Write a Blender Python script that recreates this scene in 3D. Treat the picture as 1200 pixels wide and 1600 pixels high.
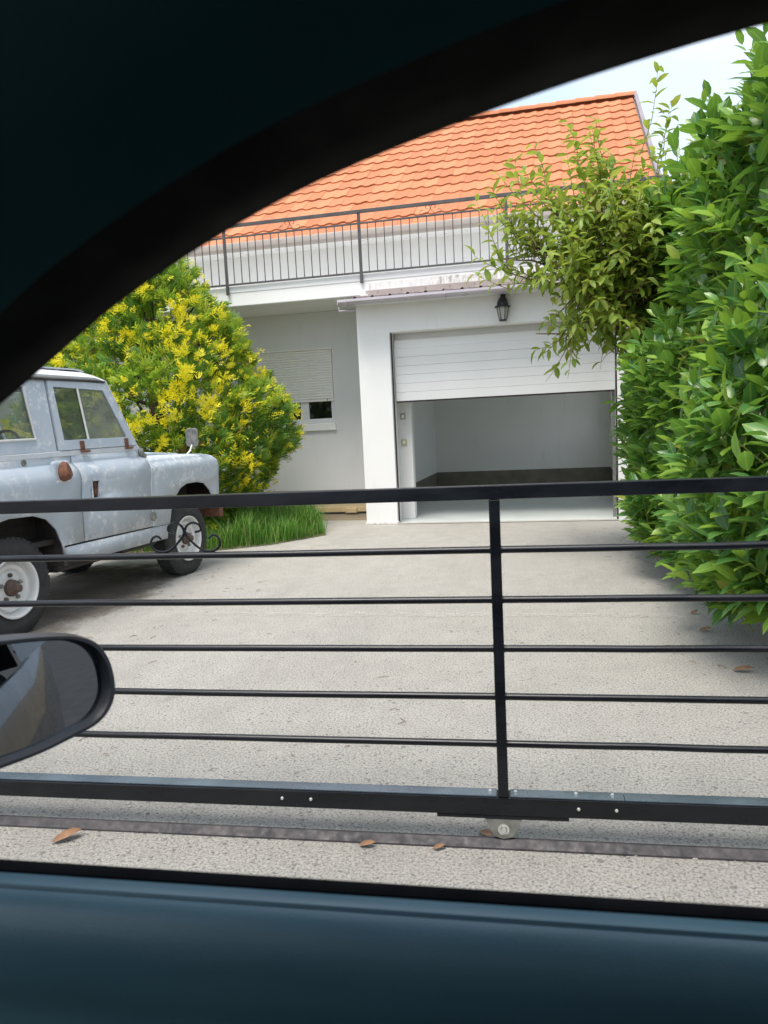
import bpy, bmesh, math, random
import numpy as np
from mathutils import Vector, Matrix, noise as mnoise
R = math.radians
scene = bpy.context.scene
for o in list(bpy.data.objects): bpy.data.objects.remove(o)
col = scene.collection

# ------------------------------------------------------------------ camera, sky, sun, exposure
CAM_H = 1.42
PIT, ROL, YAW = R(-6.79), R(-2.80), R(9.97)
fw = Vector((-math.sin(YAW)*math.cos(PIT), math.cos(YAW)*math.cos(PIT), math.sin(PIT)))
r0 = Vector((math.cos(YAW), math.sin(YAW), 0)); u0 = r0.cross(fw)
cr = r0*math.cos(ROL)+u0*math.sin(ROL); cu = -r0*math.sin(ROL)+u0*math.cos(ROL)
cam = bpy.data.cameras.new('camera'); camo = bpy.data.objects.new('camera', cam); col.objects.link(camo)
camo.matrix_world = Matrix(((cr.x, cu.x, -fw.x, 0), (cr.y, cu.y, -fw.y, 0), (cr.z, cu.z, -fw.z, CAM_H), (0, 0, 0, 1)))
cam.sensor_fit = 'VERTICAL'; cam.sensor_height = 36; cam.lens = 1202/1600*36
cam.clip_start = 0.02; cam.clip_end = 3000
cam.dof.use_dof = True; cam.dof.focus_distance = 6.5; cam.dof.aperture_fstop = 9.0
scene.camera = camo

SUN_EL, SUN_AZ = R(66), R(200)      # azimuth clockwise from +Y
w = bpy.data.worlds.new('World'); scene.world = w; w.use_nodes = True
nt = w.node_tree; bg = nt.nodes['Background']
sky = nt.nodes.new('ShaderNodeTexSky'); sky.sky_type = 'NISHITA'; sky.sun_disc = False
sky.sun_elevation = SUN_EL; sky.sun_rotation = SUN_AZ
sky.air_density = 1.0; sky.dust_density = 5.0; sky.ozone_density = 1.0; sky.altitude = 0
# thin bright cloud over most of the sky, clearer blue patches between
CLOUD = 4.4
tcw = nt.nodes.new('ShaderNodeTexCoord'); cn = nt.nodes.new('ShaderNodeTexNoise'); cn.inputs['Scale'].default_value = 1.6; cn.inputs['Detail'].default_value = 5
wm_ = nt.nodes.new('ShaderNodeMapping'); wm_.inputs['Location'].default_value = (0, 0, CLOUD); nt.links.new(tcw.outputs['Generated'], wm_.inputs[0]); nt.links.new(wm_.outputs[0], cn.inputs['Vector'])
cm = nt.nodes.new('ShaderNodeMapRange'); cm.inputs[1].default_value = .44; cm.inputs[2].default_value = .68; cm.inputs[3].default_value = 0; cm.inputs[4].default_value = 1
nt.links.new(cn.outputs[0], cm.inputs[0])
cc = nt.nodes.new('ShaderNodeMix'); cc.data_type = 'RGBA'; nt.links.new(cm.outputs[0], cc.inputs[0]); cc.inputs[6].default_value = (2.0, 2.4, 2.9, 1); cc.inputs[7].default_value = (3.5, 3.62, 3.8, 1)
cx = nt.nodes.new('ShaderNodeMix'); cx.data_type = 'RGBA'; cx.inputs[0].default_value = .86; nt.links.new(sky.outputs[0], cx.inputs[6]); nt.links.new(cc.outputs[2], cx.inputs[7])
nt.links.new(cx.outputs[2], bg.inputs[0]); bg.inputs[1].default_value = 0.15
sl = bpy.data.lights.new('sun', 'SUN'); so = bpy.data.objects.new('sun', sl); col.objects.link(so)
sl.energy = 1.5; sl.angle = R(30); sl.color = (1.0, 0.94, 0.85)
sd = Vector((math.sin(SUN_AZ)*math.cos(SUN_EL), math.cos(SUN_AZ)*math.cos(SUN_EL), math.sin(SUN_EL)))
so.rotation_euler = sd.to_track_quat('Z', 'Y').to_euler()
vs = scene.view_settings; vs.view_transform = 'Standard'; vs.look = 'None'; vs.gamma = 1; vs.exposure = 1.5
vs.use_curve_mapping = False
scene.render.engine = 'CYCLES'; scene.cycles.max_bounces = 12; scene.cycles.diffuse_bounces = 8; scene.cycles.transparent_max_bounces = 16

# ------------------------------------------------------------------ camera maths (only to measure and to choose which pieces are near)
CP = Vector((0, 0, CAM_H)); F = 1202.0
def proj(P):
    d = Vector(P)-CP; z = d.dot(fw)
    return (600+F*d.dot(cr)/z, 800-F*d.dot(cu)/z, z)

# ------------------------------------------------------------------ helpers
class MB:
    def __init__(s): s.v = []; s.f = []; s.a = []; s.rib = []
    def add(s, vs, fs, rnd=None):
        b = len(s.v); s.v += [tuple(p) for p in vs]; s.f += [tuple(b+i for i in f) for f in fs]
        if rnd is not None: s.a += [rnd]*len(vs)
    def box(s, x0, x1, y0, y1, z0, z1, M=None):
        P = [(x, y, z) for z in (z0, z1) for y in (y0, y1) for x in (x0, x1)]
        if M is not None: P = [M @ Vector(p) for p in P]
        s.add(P, [(0, 2, 3, 1), (4, 5, 7, 6), (0, 1, 5, 4), (2, 6, 7, 3), (0, 4, 6, 2), (1, 3, 7, 5)])
    def tube(s, pts, r, n=8, caps=True, ratio=1.0):
        pts = [Vector(p) for p in pts]; N = len(pts)
        rr = r if isinstance(r, (list, tuple)) else [r]*N
        t0 = (pts[1]-pts[0]).normalized()
        up = Vector((0, 0, 1)) if abs(t0.z) < .9 else Vector((1, 0, 0))
        a = t0.cross(up).normalized(); V = []
        for i in range(N):
            t = (pts[min(i+1, N-1)]-pts[max(i-1, 0)]).normalized()
            a = (a-t*a.dot(t)).normalized(); b = t.cross(a)
            for k in range(n):
                an = 2*math.pi*(k+.5)/n
                V.append(pts[i]+a*math.cos(an)*rr[i]+b*math.sin(an)*rr[i]*ratio)
        Fs = []
        for i in range(N-1):
            for k in range(n):
                k2 = (k+1) % n; Fs.append((i*n+k, i*n+k2, (i+1)*n+k2, (i+1)*n+k))
        if caps: Fs.append(tuple(range(n-1, -1, -1))); Fs.append(tuple((N-1)*n+k for k in range(n)))
        s.add(V, Fs)
    def lathe(s, prof, c, axis='Z', n=24, caps=True):
        c = Vector(c); V = []; Fs = []
        for (r, h) in prof:
            for k in range(n):
                a = 2*math.pi*k/n; x, y = r*math.cos(a), r*math.sin(a)
                V.append(c+(Vector((x, y, h)) if axis == 'Z' else Vector((x, h, y)) if axis == 'Y' else Vector((h, x, y))))
        for i in range(len(prof)-1):
            for k in range(n):
                k2 = (k+1) % n; Fs.append((i*n+k, i*n+k2, (i+1)*n+k2, (i+1)*n+k))
        if caps: Fs.append(tuple(range(n-1, -1, -1))); Fs.append(tuple((len(prof)-1)*n+k for k in range(n)))
        s.add(V, Fs)
    def prism(s, poly, d0, d1, f):
        """poly 2-D outline; f(u,v,d) -> 3-D"""
        n = len(poly); V = [f(u, v, d0) for u, v in poly]+[f(u, v, d1) for u, v in poly]
        s.add(V, [tuple(range(n-1, -1, -1)), tuple(range(n, 2*n))]+[(i, (i+1) % n, n+(i+1) % n, n+i) for i in range(n)])
    def loft(s, rows, close=False):
        n = len(rows[0]); V = [p for r in rows for p in r]; Fs = []
        for i in range(len(rows)-1):
            for k in range(n if close else n-1):
                k2 = (k+1) % n; Fs.append((i*n+k, i*n+k2, (i+1)*n+k2, (i+1)*n+k))
        s.add(V, Fs)
    def mesh(s, name, mat, smooth=None, fix=True):
        me = bpy.data.meshes.new(name); me.from_pydata(s.v, [], s.f)
        if s.a and len(s.a) == len(s.v):
            at = me.attributes.new('rnd', 'FLOAT', 'POINT'); at.data.foreach_set('value', s.a)
        if s.rib and len(s.rib) == len(s.v):
            at = me.attributes.new('rib', 'FLOAT', 'POINT'); at.data.foreach_set('value', s.rib)
        me.update()
        if fix:
            bm = bmesh.new(); bm.from_mesh(me); bmesh.ops.recalc_face_normals(bm, faces=bm.faces); bm.to_mesh(me); bm.free()
        if mat is not None: me.materials.append(M[mat] if isinstance(mat, str) else mat)
        if smooth is not None:
            me.shade_smooth(); me.set_sharp_from_angle(angle=R(smooth))
        return me
    def build(s, name, mat, parent=None, smooth=None, bevel=0, fix=True, seg=2):
        o = bpy.data.objects.new(name, s.mesh(name, mat, smooth, fix)); col.objects.link(o); o.parent = parent
        if bevel:
            b = o.modifiers.new('bevel', 'BEVEL'); b.width = bevel; b.segments = seg; b.limit_method = 'ANGLE'; b.angle_limit = R(35)
            b.harden_normals = False
        return o
def inst(name, me, parent, mx=None):
    o = bpy.data.objects.new(name, me); col.objects.link(o); o.parent = parent
    if mx is not None: o.matrix_local = mx
    return o
def tag(o, label=None, cat=None, group=None, kind=None):
    if label: o['label'] = label
    if cat: o['category'] = cat
    if group: o['group'] = group
    if kind: o['kind'] = kind
    return o
def empty(name, loc=(0, 0, 0), rz=0, **k):
    o = bpy.data.objects.new(name, None); col.objects.link(o); o.location = loc; o.rotation_euler = (0, 0, rz); o.empty_display_size = .2
    return tag(o, **k)
def bx(name, mat, parent, x0, x1, y0, y1, z0, z1, bevel=0, **k):
    m = MB(); m.box(x0, x1, y0, y1, z0, z1); return m.build(name, mat, parent, bevel=bevel, **k)
def tri_panel(outline, holes, f, cuts=(), name='p', mat=None, parent=None, thick=0, smooth=30, cutsu=()):
    """2-D outline with holes filled with triangles, cut at heights, mapped to 3-D by f(u,v) and given thickness"""
    bm = bmesh.new(); edges = []
    for loop in [outline]+list(holes):
        vv = [bm.verts.new((u, v, 0)) for u, v in loop]
        edges += [bm.edges.new((vv[i], vv[(i+1) % len(vv)])) for i in range(len(vv))]
    bmesh.ops.triangle_fill(bm, use_beauty=True, use_dissolve=False, edges=edges, normal=(0, 0, 1))
    for c in cuts:
        bmesh.ops.bisect_plane(bm, geom=bm.verts[:]+bm.edges[:]+bm.faces[:], plane_co=(0, c, 0), plane_no=(0, 1, 0))
    for c in cutsu:
        bmesh.ops.bisect_plane(bm, geom=bm.verts[:]+bm.edges[:]+bm.faces[:], plane_co=(c, 0, 0), plane_no=(1, 0, 0))
    for v in bm.verts: v.co = f(v.co.x, v.co.y)
    bmesh.ops.recalc_face_normals(bm, faces=bm.faces)
    me = bpy.data.meshes.new(name); bm.to_mesh(me); bm.free()
    if mat: me.materials.append(M[mat])
    if smooth is not None: me.shade_smooth(); me.set_sharp_from_angle(angle=R(smooth))
    o = bpy.data.objects.new(name, me); col.objects.link(o); o.parent = parent
    if thick:
        s = o.modifiers.new('solid', 'SOLIDIFY'); s.thickness = thick; s.offset = 0
    return o

# ------------------------------------------------------------------ materials
M = {}
def newmat(name):
    m = bpy.data.materials.new(name); m.use_nodes = True; M[name] = m
    nt = m.node_tree; return m, nt, nt.nodes['Principled BSDF'], nt.nodes['Material Output']
def N(nt, t, **k):
    n = nt.nodes.new(t)
    for a, b in k.items():
        if a == 'inp':
            for i, v in b.items(): n.inputs[i].default_value = v
        else: setattr(n, a, b)
    return n
def ramp(nt, src, stops):
    r = N(nt, 'ShaderNodeValToRGB'); nt.links.new(src, r.inputs[0])
    e = r.color_ramp.elements
    while len(e) < len(stops): e.new(.5)
    for i, (p, c) in enumerate(stops):
        e[i].position = p; e[i].color = (c, c, c, 1) if not hasattr(c, '__len__') else (*c, 1)
    return r.outputs[0]
def mix(nt, fac, a, b, blend='MIX'):
    n = N(nt, 'ShaderNodeMix', data_type='RGBA', blend_type=blend)
    for sock, v in ((n.inputs[0], fac), (n.inputs[6], a), (n.inputs[7], b)):
        if hasattr(v, 'links'): nt.links.new(v, sock)
        elif hasattr(v, '__len__'): sock.default_value = (*v, 1)
        else: sock.default_value = v
    return n.outputs[2]
def tex(nt, kind, scale, coord='Object', detail=4, rough=.55, stretch=None, **k):
    tc = N(nt, 'ShaderNodeTexCoord'); src = tc.outputs[coord]
    if stretch:
        mp = N(nt, 'ShaderNodeMapping'); nt.links.new(src, mp.inputs[0]); mp.inputs['Scale'].default_value = stretch; src = mp.outputs[0]
    n = N(nt, 'ShaderNodeTexNoise' if kind == 'noise' else 'ShaderNodeTexVoronoi', **k)
    n.inputs['Scale'].default_value = scale
    if kind == 'noise': n.inputs['Detail'].default_value = detail; n.inputs['Roughness'].default_value = rough
    nt.links.new(src, n.inputs['Vector']); return n
def bump(nt, bsdf, h, strength, dist=.01, prev=None):
    b = N(nt, 'ShaderNodeBump', inp={'Strength': strength, 'Distance': dist}); nt.links.new(h, b.inputs['Height'])
    if prev is not None: nt.links.new(prev, b.inputs['Normal'])
    nt.links.new(b.outputs[0], bsdf.inputs['Normal']); return b.outputs[0]
def simple(name, c1, c2, scale=6, rough=.6, metal=0, bmp=.1, bscale=60, bdist=.003, spec=.5, coat=0, rv=.12):
    m, nt, b, o = newmat(name)
    n = tex(nt, 'noise', scale); nt.links.new(mix(nt, ramp(nt, n.outputs[0], [(.3, 0), (.7, 1)]), c1, c2), b.inputs['Base Color'])
    b.inputs['Metallic'].default_value = metal; b.inputs['Specular IOR Level'].default_value = spec; b.inputs['Coat Weight'].default_value = coat
    n2 = tex(nt, 'noise', scale*2.3); r = ramp(nt, n2.outputs[0], [(.3, max(.02, rough-rv)), (.7, min(1, rough+rv))]); nt.links.new(r, b.inputs['Roughness'])
    if bmp: bump(nt, b, tex(nt, 'noise', bscale).outputs[0], bmp, bdist)
    return m

# concrete of the drive: exposed aggregate, grey and warm blotches
def concrete():
    m, nt, b, o = newmat('concrete')
    big = tex(nt, 'noise', .55, detail=5, rough=.6).outputs[0]; mid = tex(nt, 'noise', 5, detail=5).outputs[0]
    fine = tex(nt, 'noise', 105, detail=5, rough=.8).outputs[0]
    c = mix(nt, ramp(nt, big, [(.3, 0), (.7, 1)]), (.53, .503, .452), (.58, .557, .51))
    c = mix(nt, ramp(nt, mid, [(.35, .25), (.7, 0)]), c, (.30, .285, .265))
    wear = tex(nt, 'noise', 1.6, detail=6, rough=.65, stretch=(1.3, .22, 1)).outputs[0]; c = mix(nt, ramp(nt, wear, [(.50, 0), (.74, .28)]), c, (.27, .25, .225))
    oil = tex(nt, 'noise', 2.3, detail=4, rough=.6).outputs[0]; c = mix(nt, ramp(nt, oil, [(.66, 0), (.74, .35)]), c, (.20, .19, .18))
    vo = tex(nt, 'voronoi', 46); 
    c = mix(nt, ramp(nt, vo.outputs['Distance'], [(.08, .35), (.22, 0)]), c, (.58, .57, .55))
    vo2 = tex(nt, 'voronoi', 34, stretch=(1, 1.25, 1)); sel = ramp(nt, vo2.outputs['Color'], [(.60, 0), (.64, 1)])
    spot = N(nt, 'ShaderNodeMath', operation='MULTIPLY'); nt.links.new(sel, spot.inputs[0])
    nt.links.new(ramp(nt, vo2.outputs['Distance'], [(.16, .8), (.27, 0)]), spot.inputs[1])
    c = mix(nt, spot.outputs[0], c, (.15, .145, .14))
    vo3 = tex(nt, 'voronoi', 11); s3 = ramp(nt, vo3.outputs['Color'], [(.66, 0), (.70, 1)])
    sp3 = N(nt, 'ShaderNodeMath', operation='MULTIPLY'); nt.links.new(s3, sp3.inputs[0]); nt.links.new(ramp(nt, vo3.outputs['Distance'], [(.10, .65), (.15, 0)]), sp3.inputs[1])
    c = mix(nt, sp3.outputs[0], c, (.17, .165, .155))
    c = mix(nt, ramp(nt, fine, [(.38, .95), (.54, 0)]), c, (.16, .155, .15))
    nt.links.new(c, b.inputs['Base Color']); b.inputs['Roughness'].default_value = .9; b.inputs['Specular IOR Level'].default_value = .25
    p = bump(nt, b, fine, 1.0, .014); bump(nt, b, vo.outputs['Distance'], .5, .006, p)
concrete()
def render_wall(name, c1, c2, stain=None):
    m, nt, b, o = newmat(name)
    n = tex(nt, 'noise', 1.1, detail=5).outputs[0]
    c = mix(nt, ramp(nt, n, [(.3, 0), (.7, 1)]), c1, c2)
    st = tex(nt, 'noise', 4, stretch=(2.2, 2.2, .35), detail=6, rough=.65).outputs[0]
    c = mix(nt, ramp(nt, st, [(.58, 0), (.8, .22)]), c, (.42, .40, .36))
    if stain:
        st2 = tex(nt, 'noise', 9, stretch=(1.6, 1.6, .55), detail=8, rough=.75).outputs[0]
        big = tex(nt, 'noise', .7, detail=2).outputs[0]
        mm = N(nt, 'ShaderNodeMath', operation='MULTIPLY'); nt.links.new(ramp(nt, st2, [(.46, 0), (.60, .8)]), mm.inputs[0]); nt.links.new(ramp(nt, big, [(.42, 0), (.52, 1)]), mm.inputs[1])
        c = mix(nt, mm.outputs[0], c, stain)
    nt.links.new(c, b.inputs['Base Color']); b.inputs['Roughness'].default_value = .88; b.inputs['Specular IOR Level'].default_value = .2
    bump(nt, b, tex(nt, 'noise', 130, detail=3).outputs[0], .25, .003)
render_wall('render_white', (.75, .75, .745), (.80, .80, .795))
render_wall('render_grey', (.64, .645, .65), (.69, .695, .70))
render_wall('slab_paint', (.70, .69, .68), (.75, .745, .735), (.30, .27, .23))
render_wall('garage_wall', (.72, .73, .70), (.76, .77, .74))
simple('plinth', (.44, .36, .24), (.52, .44, .31), 3, .9)
simple('garage_floor', (.56, .60, .59), (.62, .66, .65), 1.2, .4, bmp=.02, bscale=20)
simple('dark_skirting', (.13, .12, .095), (.20, .18, .145), 5, .8)
simple('white_plastic', (.74, .74, .74), (.78, .78, .78), 3, .35, bmp=0)
simple('door_panel_white', (.72, .72, .71), (.76, .76, .755), 2, .4, bmp=.06, bscale=220, bdist=.001)
simple('shutter_cream', (.77, .76, .72), (.80, .79, .755), 2, .45, bmp=0)
simple('black_iron', (.012, .012, .013), (.022, .022, .023), 8, .4, bmp=.1)
simple('railing_paint', (.065, .06, .06), (.095, .088, .088), 6, .5, metal=.3, bmp=.05)
simple('gutter_metal', (.46, .42, .46), (.52, .48, .52), 3, .35, metal=.25, bmp=.02)
simple('gutter_beige', (.33, .29, .26), (.38, .34, .31), 3, .5, bmp=.02)
simple('verge_metal', (.24, .20, .22), (.30, .26, .28), 4, .45, metal=.2, bmp=.02)
simple('flashing', (.30, .255, .24), (.37, .315, .295), 5, .6)
simple('porch_sheet', (.20, .15, .15), (.27, .21, .2), 6, .5)
simple('galvanised', (.17, .175, .16), (.30, .30, .275), 25, .45, metal=.55, bmp=.1)
simple('bolt_zinc', (.62, .62, .60), (.72, .72, .70), 30, .3, metal=.7, bmp=0)
simple('asphalt', (.05, .05, .052), (.075, .075, .075), 4, .9, bmp=.5, bscale=90, bdist=.006)
simple('soil', (.16, .13, .09), (.22, .18, .12), 2, .95, bmp=.5, bscale=30, bdist=.02)
simple('lantern_glass', (.36, .36, .33), (.42, .42, .38), 3, .25, bmp=0)
simple('rubber', (.018, .018, .019), (.035, .034, .033), 12, .8, bmp=.2, bscale=90)
simple('rim_silver', (.58, .58, .565), (.68, .68, .665), 9, .5, metal=.1, bmp=.08)
simple('rust', (.085, .038, .024), (.21, .085, .045), 30, .85, bmp=.5, bscale=140)
simple('old_mirror', (.10, .10, .10), (.28, .27, .26), 16, .35, metal=.5, bmp=.05)
simple('hub_brown', (.05, .035, .028), (.12, .075, .055), 30, .7, bmp=.4)
simple('dark_metal', (.02, .018, .016), (.05, .04, .035), 14, .8)
simple('bark', (.06, .042, .03), (.13, .095, .065), 20, .9, bmp=.6, bscale=50, bdist=.01)
simple('twig_green', (.16, .20, .05), (.24, .26, .08), 10, .6)
simple('twig_brown', (.13, .08, .045), (.2, .13, .08), 14, .7)
simple('dry_leaf', (.16, .085, .045), (.27, .15, .08), 30, .7, bmp=.3)
simple('yellow_wood', (.50, .38, .20), (.60, .48, .28), 8, .8)
simple('trim_blue', (.065, .135, .170), (.082, .165, .20), 3, .42, bmp=.35, bscale=420, bdist=.0012, spec=.5)
simple('trim_dark', (.030, .088, .095), (.042, .112, .12), 3, .75, bmp=.2, bscale=300, bdist=.001, spec=.25)
simple('seal_black', (.0012, .0013, .002), (.002, .0022, .003), 5, .8, bmp=0, spec=.12)
simple('mirror_plastic', (.014, .017, .022), (.02, .024, .03), 5, .42, bmp=.08, bscale=400, bdist=.0006)
simple('car_paint', (.035, .05, .065), (.045, .06, .078), 2, .3, metal=.6, coat=.8, bmp=0)
simple('track_steel', (.028, .027, .032), (.06, .055, .058), 18, .6, metal=.5, bmp=.25, bscale=90)
simple('socket_grey', (.33, .33, .3), (.4, .4, .36), 8, .5, bmp=0)
simple('socket_yellow', (.42, .42, .2), (.48, .47, .24), 8, .5, bmp=0)
m, nt_, b, o = newmat('mirror_glass'); b.inputs['Metallic'].default_value = 1; b.inputs['Roughness'].default_value = .015; b.inputs['Base Color'].default_value = (.27, .285, .30, 1)
m, nt_, b, o = newmat('dark_glass'); b.inputs['Base Color'].default_value = (.008, .009, .01, 1); b.inputs['Roughness'].default_value = .04; b.inputs['Specular IOR Level'].default_value = .6
def clear_glass(name, tint, dirt):
    m, nt, b, o = newmat(name)
    tr = N(nt, 'ShaderNodeBsdfTransparent'); tr.inputs[0].default_value = (*tint, 1)
    gl = N(nt, 'ShaderNodeBsdfGlossy'); gl.inputs['Roughness'].default_value = .03
    lw = N(nt, 'ShaderNodeLayerWeight'); lw.inputs[0].default_value = .5
    pw = N(nt, 'ShaderNodeMath', operation='POWER'); nt.links.new(lw.outputs['Facing'], pw.inputs[0]); pw.inputs[1].default_value = 5
    fr = N(nt, 'ShaderNodeMath', operation='MULTIPLY_ADD'); nt.links.new(pw.outputs[0], fr.inputs[0]); fr.inputs[1].default_value = .9; fr.inputs[2].default_value = .06
    ms = N(nt, 'ShaderNodeMixShader'); nt.links.new(fr.outputs[0], ms.inputs[0]); nt.links.new(tr.outputs[0], ms.inputs[1]); nt.links.new(gl.outputs[0], ms.inputs[2])
    df = N(nt, 'ShaderNodeBsdfDiffuse'); df.inputs[0].default_value = (.42, .44, .40, 1)
    ms2 = N(nt, 'ShaderNodeMixShader'); nt.links.new(ms.outputs[0], ms2.inputs[1]); nt.links.new(df.outputs[0], ms2.inputs[2])
    n = tex(nt, 'noise', 5, detail=6).outputs[0]; nt.links.new(ramp(nt, n, [(.25, dirt*.5), (.8, dirt*1.5)]), ms2.inputs[0])
    nt.links.new(ms2.outputs[0], o.inputs[0])
clear_glass('vehicle_glass', (.52, .58, .53), .10)
clear_glass('dusty_glass', (.50, .56, .48), .30)
def gate_paint():
    m, nt, b, o = newmat('gate_paint')
    n = tex(nt, 'noise', 9, detail=6, rough=.65, stretch=(.35, 1, 1)).outputs[0]
    c = mix(nt, ramp(nt, n, [(.4, 0), (.75, 1)]), (.004, .005, .007), (.011, .013, .017))
    s = tex(nt, 'noise', 60, detail=5, rough=.7).outputs[0]
    c = mix(nt, ramp(nt, s, [(.70, 0), (.76, .5)]), c, (.22, .22, .22))
    nt.links.new(c, b.inputs['Base Color']); b.inputs['Specular IOR Level'].default_value = .35
    nt.links.new(ramp(nt, n, [(.3, .20), (.75, .42)]), b.inputs['Roughness'])
    bump(nt, b, tex(nt, 'noise', 45, detail=5).outputs[0], .12, .003)
gate_paint()
def lr_paint(name, base, base2):
    m, nt, b, o = newmat(name)
    big = tex(nt, 'noise', 1.7, detail=6, rough=.6).outputs[0]
    c = mix(nt, ramp(nt, big, [(.3, 0), (.7, 1)]), base, base2)
    sc = tex(nt, 'noise', 7, detail=8, rough=.72).outputs[0]
    c = mix(nt, ramp(nt, sc, [(.50, 0), (.66, .6)]), c, (.50, .52, .55))
    wt = tex(nt, 'noise', 13, detail=9, rough=.78).outputs[0]
    msk = tex(nt, 'noise', 1.9, detail=3).outputs[0]
    mm = N(nt, 'ShaderNodeMath', operation='MULTIPLY'); nt.links.new(ramp(nt, wt, [(.52, 0), (.57, 1)]), mm.inputs[0]); nt.links.new(ramp(nt, msk, [(.46, 0), (.54, .9)]), mm.inputs[1])
    c = mix(nt, mm.outputs[0], c, (.62, .64, .66))
    dk = tex(nt, 'noise', 21, detail=6, rough=.7, stretch=(1, 1, .5)).outputs[0]
    c = mix(nt, ramp(nt, dk, [(.66, 0), (.74, .45)]), c, (.17, .15, .14))
    nt.links.new(c, b.inputs['Base Color']); b.inputs['Specular IOR Level'].default_value = .35
    nt.links.new(ramp(nt, big, [(.3, .42), (.7, .65)]), b.inputs['Roughness'])
    bump(nt, b, tex(nt, 'noise', 3.5, detail=3).outputs[0], .12, .03)
lr_paint('primer_grey', (.37, .43, .49), (.45, .505, .555))
lr_paint('roof_grey', (.52, .54, .57), (.60, .62, .64))
def tile_mat():
    m, nt, b, o = newmat('roof_tile')
    oi = N(nt, 'ShaderNodeObjectInfo'); at = N(nt, 'ShaderNodeAttribute', attribute_name='rnd')
    ad = N(nt, 'ShaderNodeMath', operation='ADD'); nt.links.new(oi.outputs['Random'], ad.inputs[0]); nt.links.new(at.outputs['Fac'], ad.inputs[1])
    fr = N(nt, 'ShaderNodeMath', operation='FRACT'); nt.links.new(ad.outputs[0], fr.inputs[0])
    c = ramp(nt, fr.outputs[0], [(0, (.40, .14, .062)), (.5, (.48, .17, .076)), (1, (.53, .21, .10))])
    n = tex(nt, 'noise', 14, detail=6, rough=.7).outputs[0]
    c = mix(nt, ramp(nt, n, [(.45, 0), (.75, .3)]), c, (.62, .30, .17))
    gm = tex(nt, 'noise', 2.5, detail=7, rough=.75, coord='Generated').outputs[0]; c = mix(nt, ramp(nt, gm, [(.5, 0), (.78, .4)]), c, (.22, .12, .08))
    nt.links.new(c, b.inputs['Base Color']); b.inputs['Roughness'].default_value = .75; b.inputs['Specular IOR Level'].default_value = .3
    bump(nt, b, n, .15, .004)
tile_mat()
def leaf_mat(name, stops, rough=.35, trans=.25, tcol=(.2, .35, .03), spec=.5, under=None):
    m, nt, b, o = newmat(name)
    oi = N(nt, 'ShaderNodeObjectInfo'); at = N(nt, 'ShaderNodeAttribute', attribute_name='rnd')
    ad = N(nt, 'ShaderNodeMath', operation='ADD'); nt.links.new(oi.outputs['Random'], ad.inputs[0]); nt.links.new(at.outputs['Fac'], ad.inputs[1])
    fr = N(nt, 'ShaderNodeMath', operation='FRACT'); nt.links.new(ad.outputs[0], fr.inputs[0])
    c = ramp(nt, fr.outputs[0], stops)
    n = tex(nt, 'noise', 22, detail=3).outputs[0]; c = mix(nt, ramp(nt, n, [(.35, .25), (.7, 0)]), c, tuple(x*.55 for x in stops[0][1]))
    rb = N(nt, 'ShaderNodeAttribute', attribute_name='rib'); c = mix(nt, ramp(nt, rb.outputs['Fac'], [(.82, 0), (.95, .28)]), c, tuple(min(.6, x*1.6+.05) for x in stops[-2][1]))
    if under:
        g = N(nt, 'ShaderNodeNewGeometry'); c = mix(nt, g.outputs['Backfacing'], c, under)
    nt.links.new(c, b.inputs['Base Color']); b.inputs['Roughness'].default_value = rough; b.inputs['Specular IOR Level'].default_value = spec
    t = N(nt, 'ShaderNodeBsdfTranslucent'); nt.links.new(mix(nt, .6, c, tcol), t.inputs[0])
    ms = N(nt, 'ShaderNodeMixShader'); ms.inputs[0].default_value = trans
    nt.links.new(b.outputs[0], ms.inputs[1]); nt.links.new(t.outputs[0], ms.inputs[2]); nt.links.new(ms.outputs[0], o.inputs[0])
leaf_mat('laurel_leaf', [(0, (.055, .165, .05)), (.35, (.10, .25, .065)), (.7, (.19, .36, .06)), (.97, (.33, .49, .07)), (1, (.44, .37, .09))], .24, .36, (.22, .42, .03))
leaf_mat('laurel_young', [(0, (.14, .30, .03)), (1, (.26, .42, .05))], .35, .35, (.4, .6, .05))
leaf_mat('plum_leaf', [(0, (.19, .32, .05)), (.5, (.30, .43, .065)), (.85, (.42, .52, .08)), (1, (.54, .49, .11))], .4, .48, (.35, .42, .05))
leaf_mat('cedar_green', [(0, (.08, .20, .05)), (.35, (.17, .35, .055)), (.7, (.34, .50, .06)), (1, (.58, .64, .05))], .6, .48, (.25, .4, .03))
leaf_mat('cedar_yellow', [(0, (.84, .74, .02)), (1, (.90, .86, .06))], .55, .42, (.8, .7, .04))
leaf_mat('cedar_brown', [(0, (.30, .17, .06)), (1, (.42, .27, .10))], .8, .1, (.4, .25, .1))
leaf_mat('grass_blade', [(0, (.06, .18, .025)), (.6, (.10, .27, .03)), (.86, (.19, .36, .05)), (1, (.40, .36, .15))], .5, .3, (.2, .4, .03))

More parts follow.
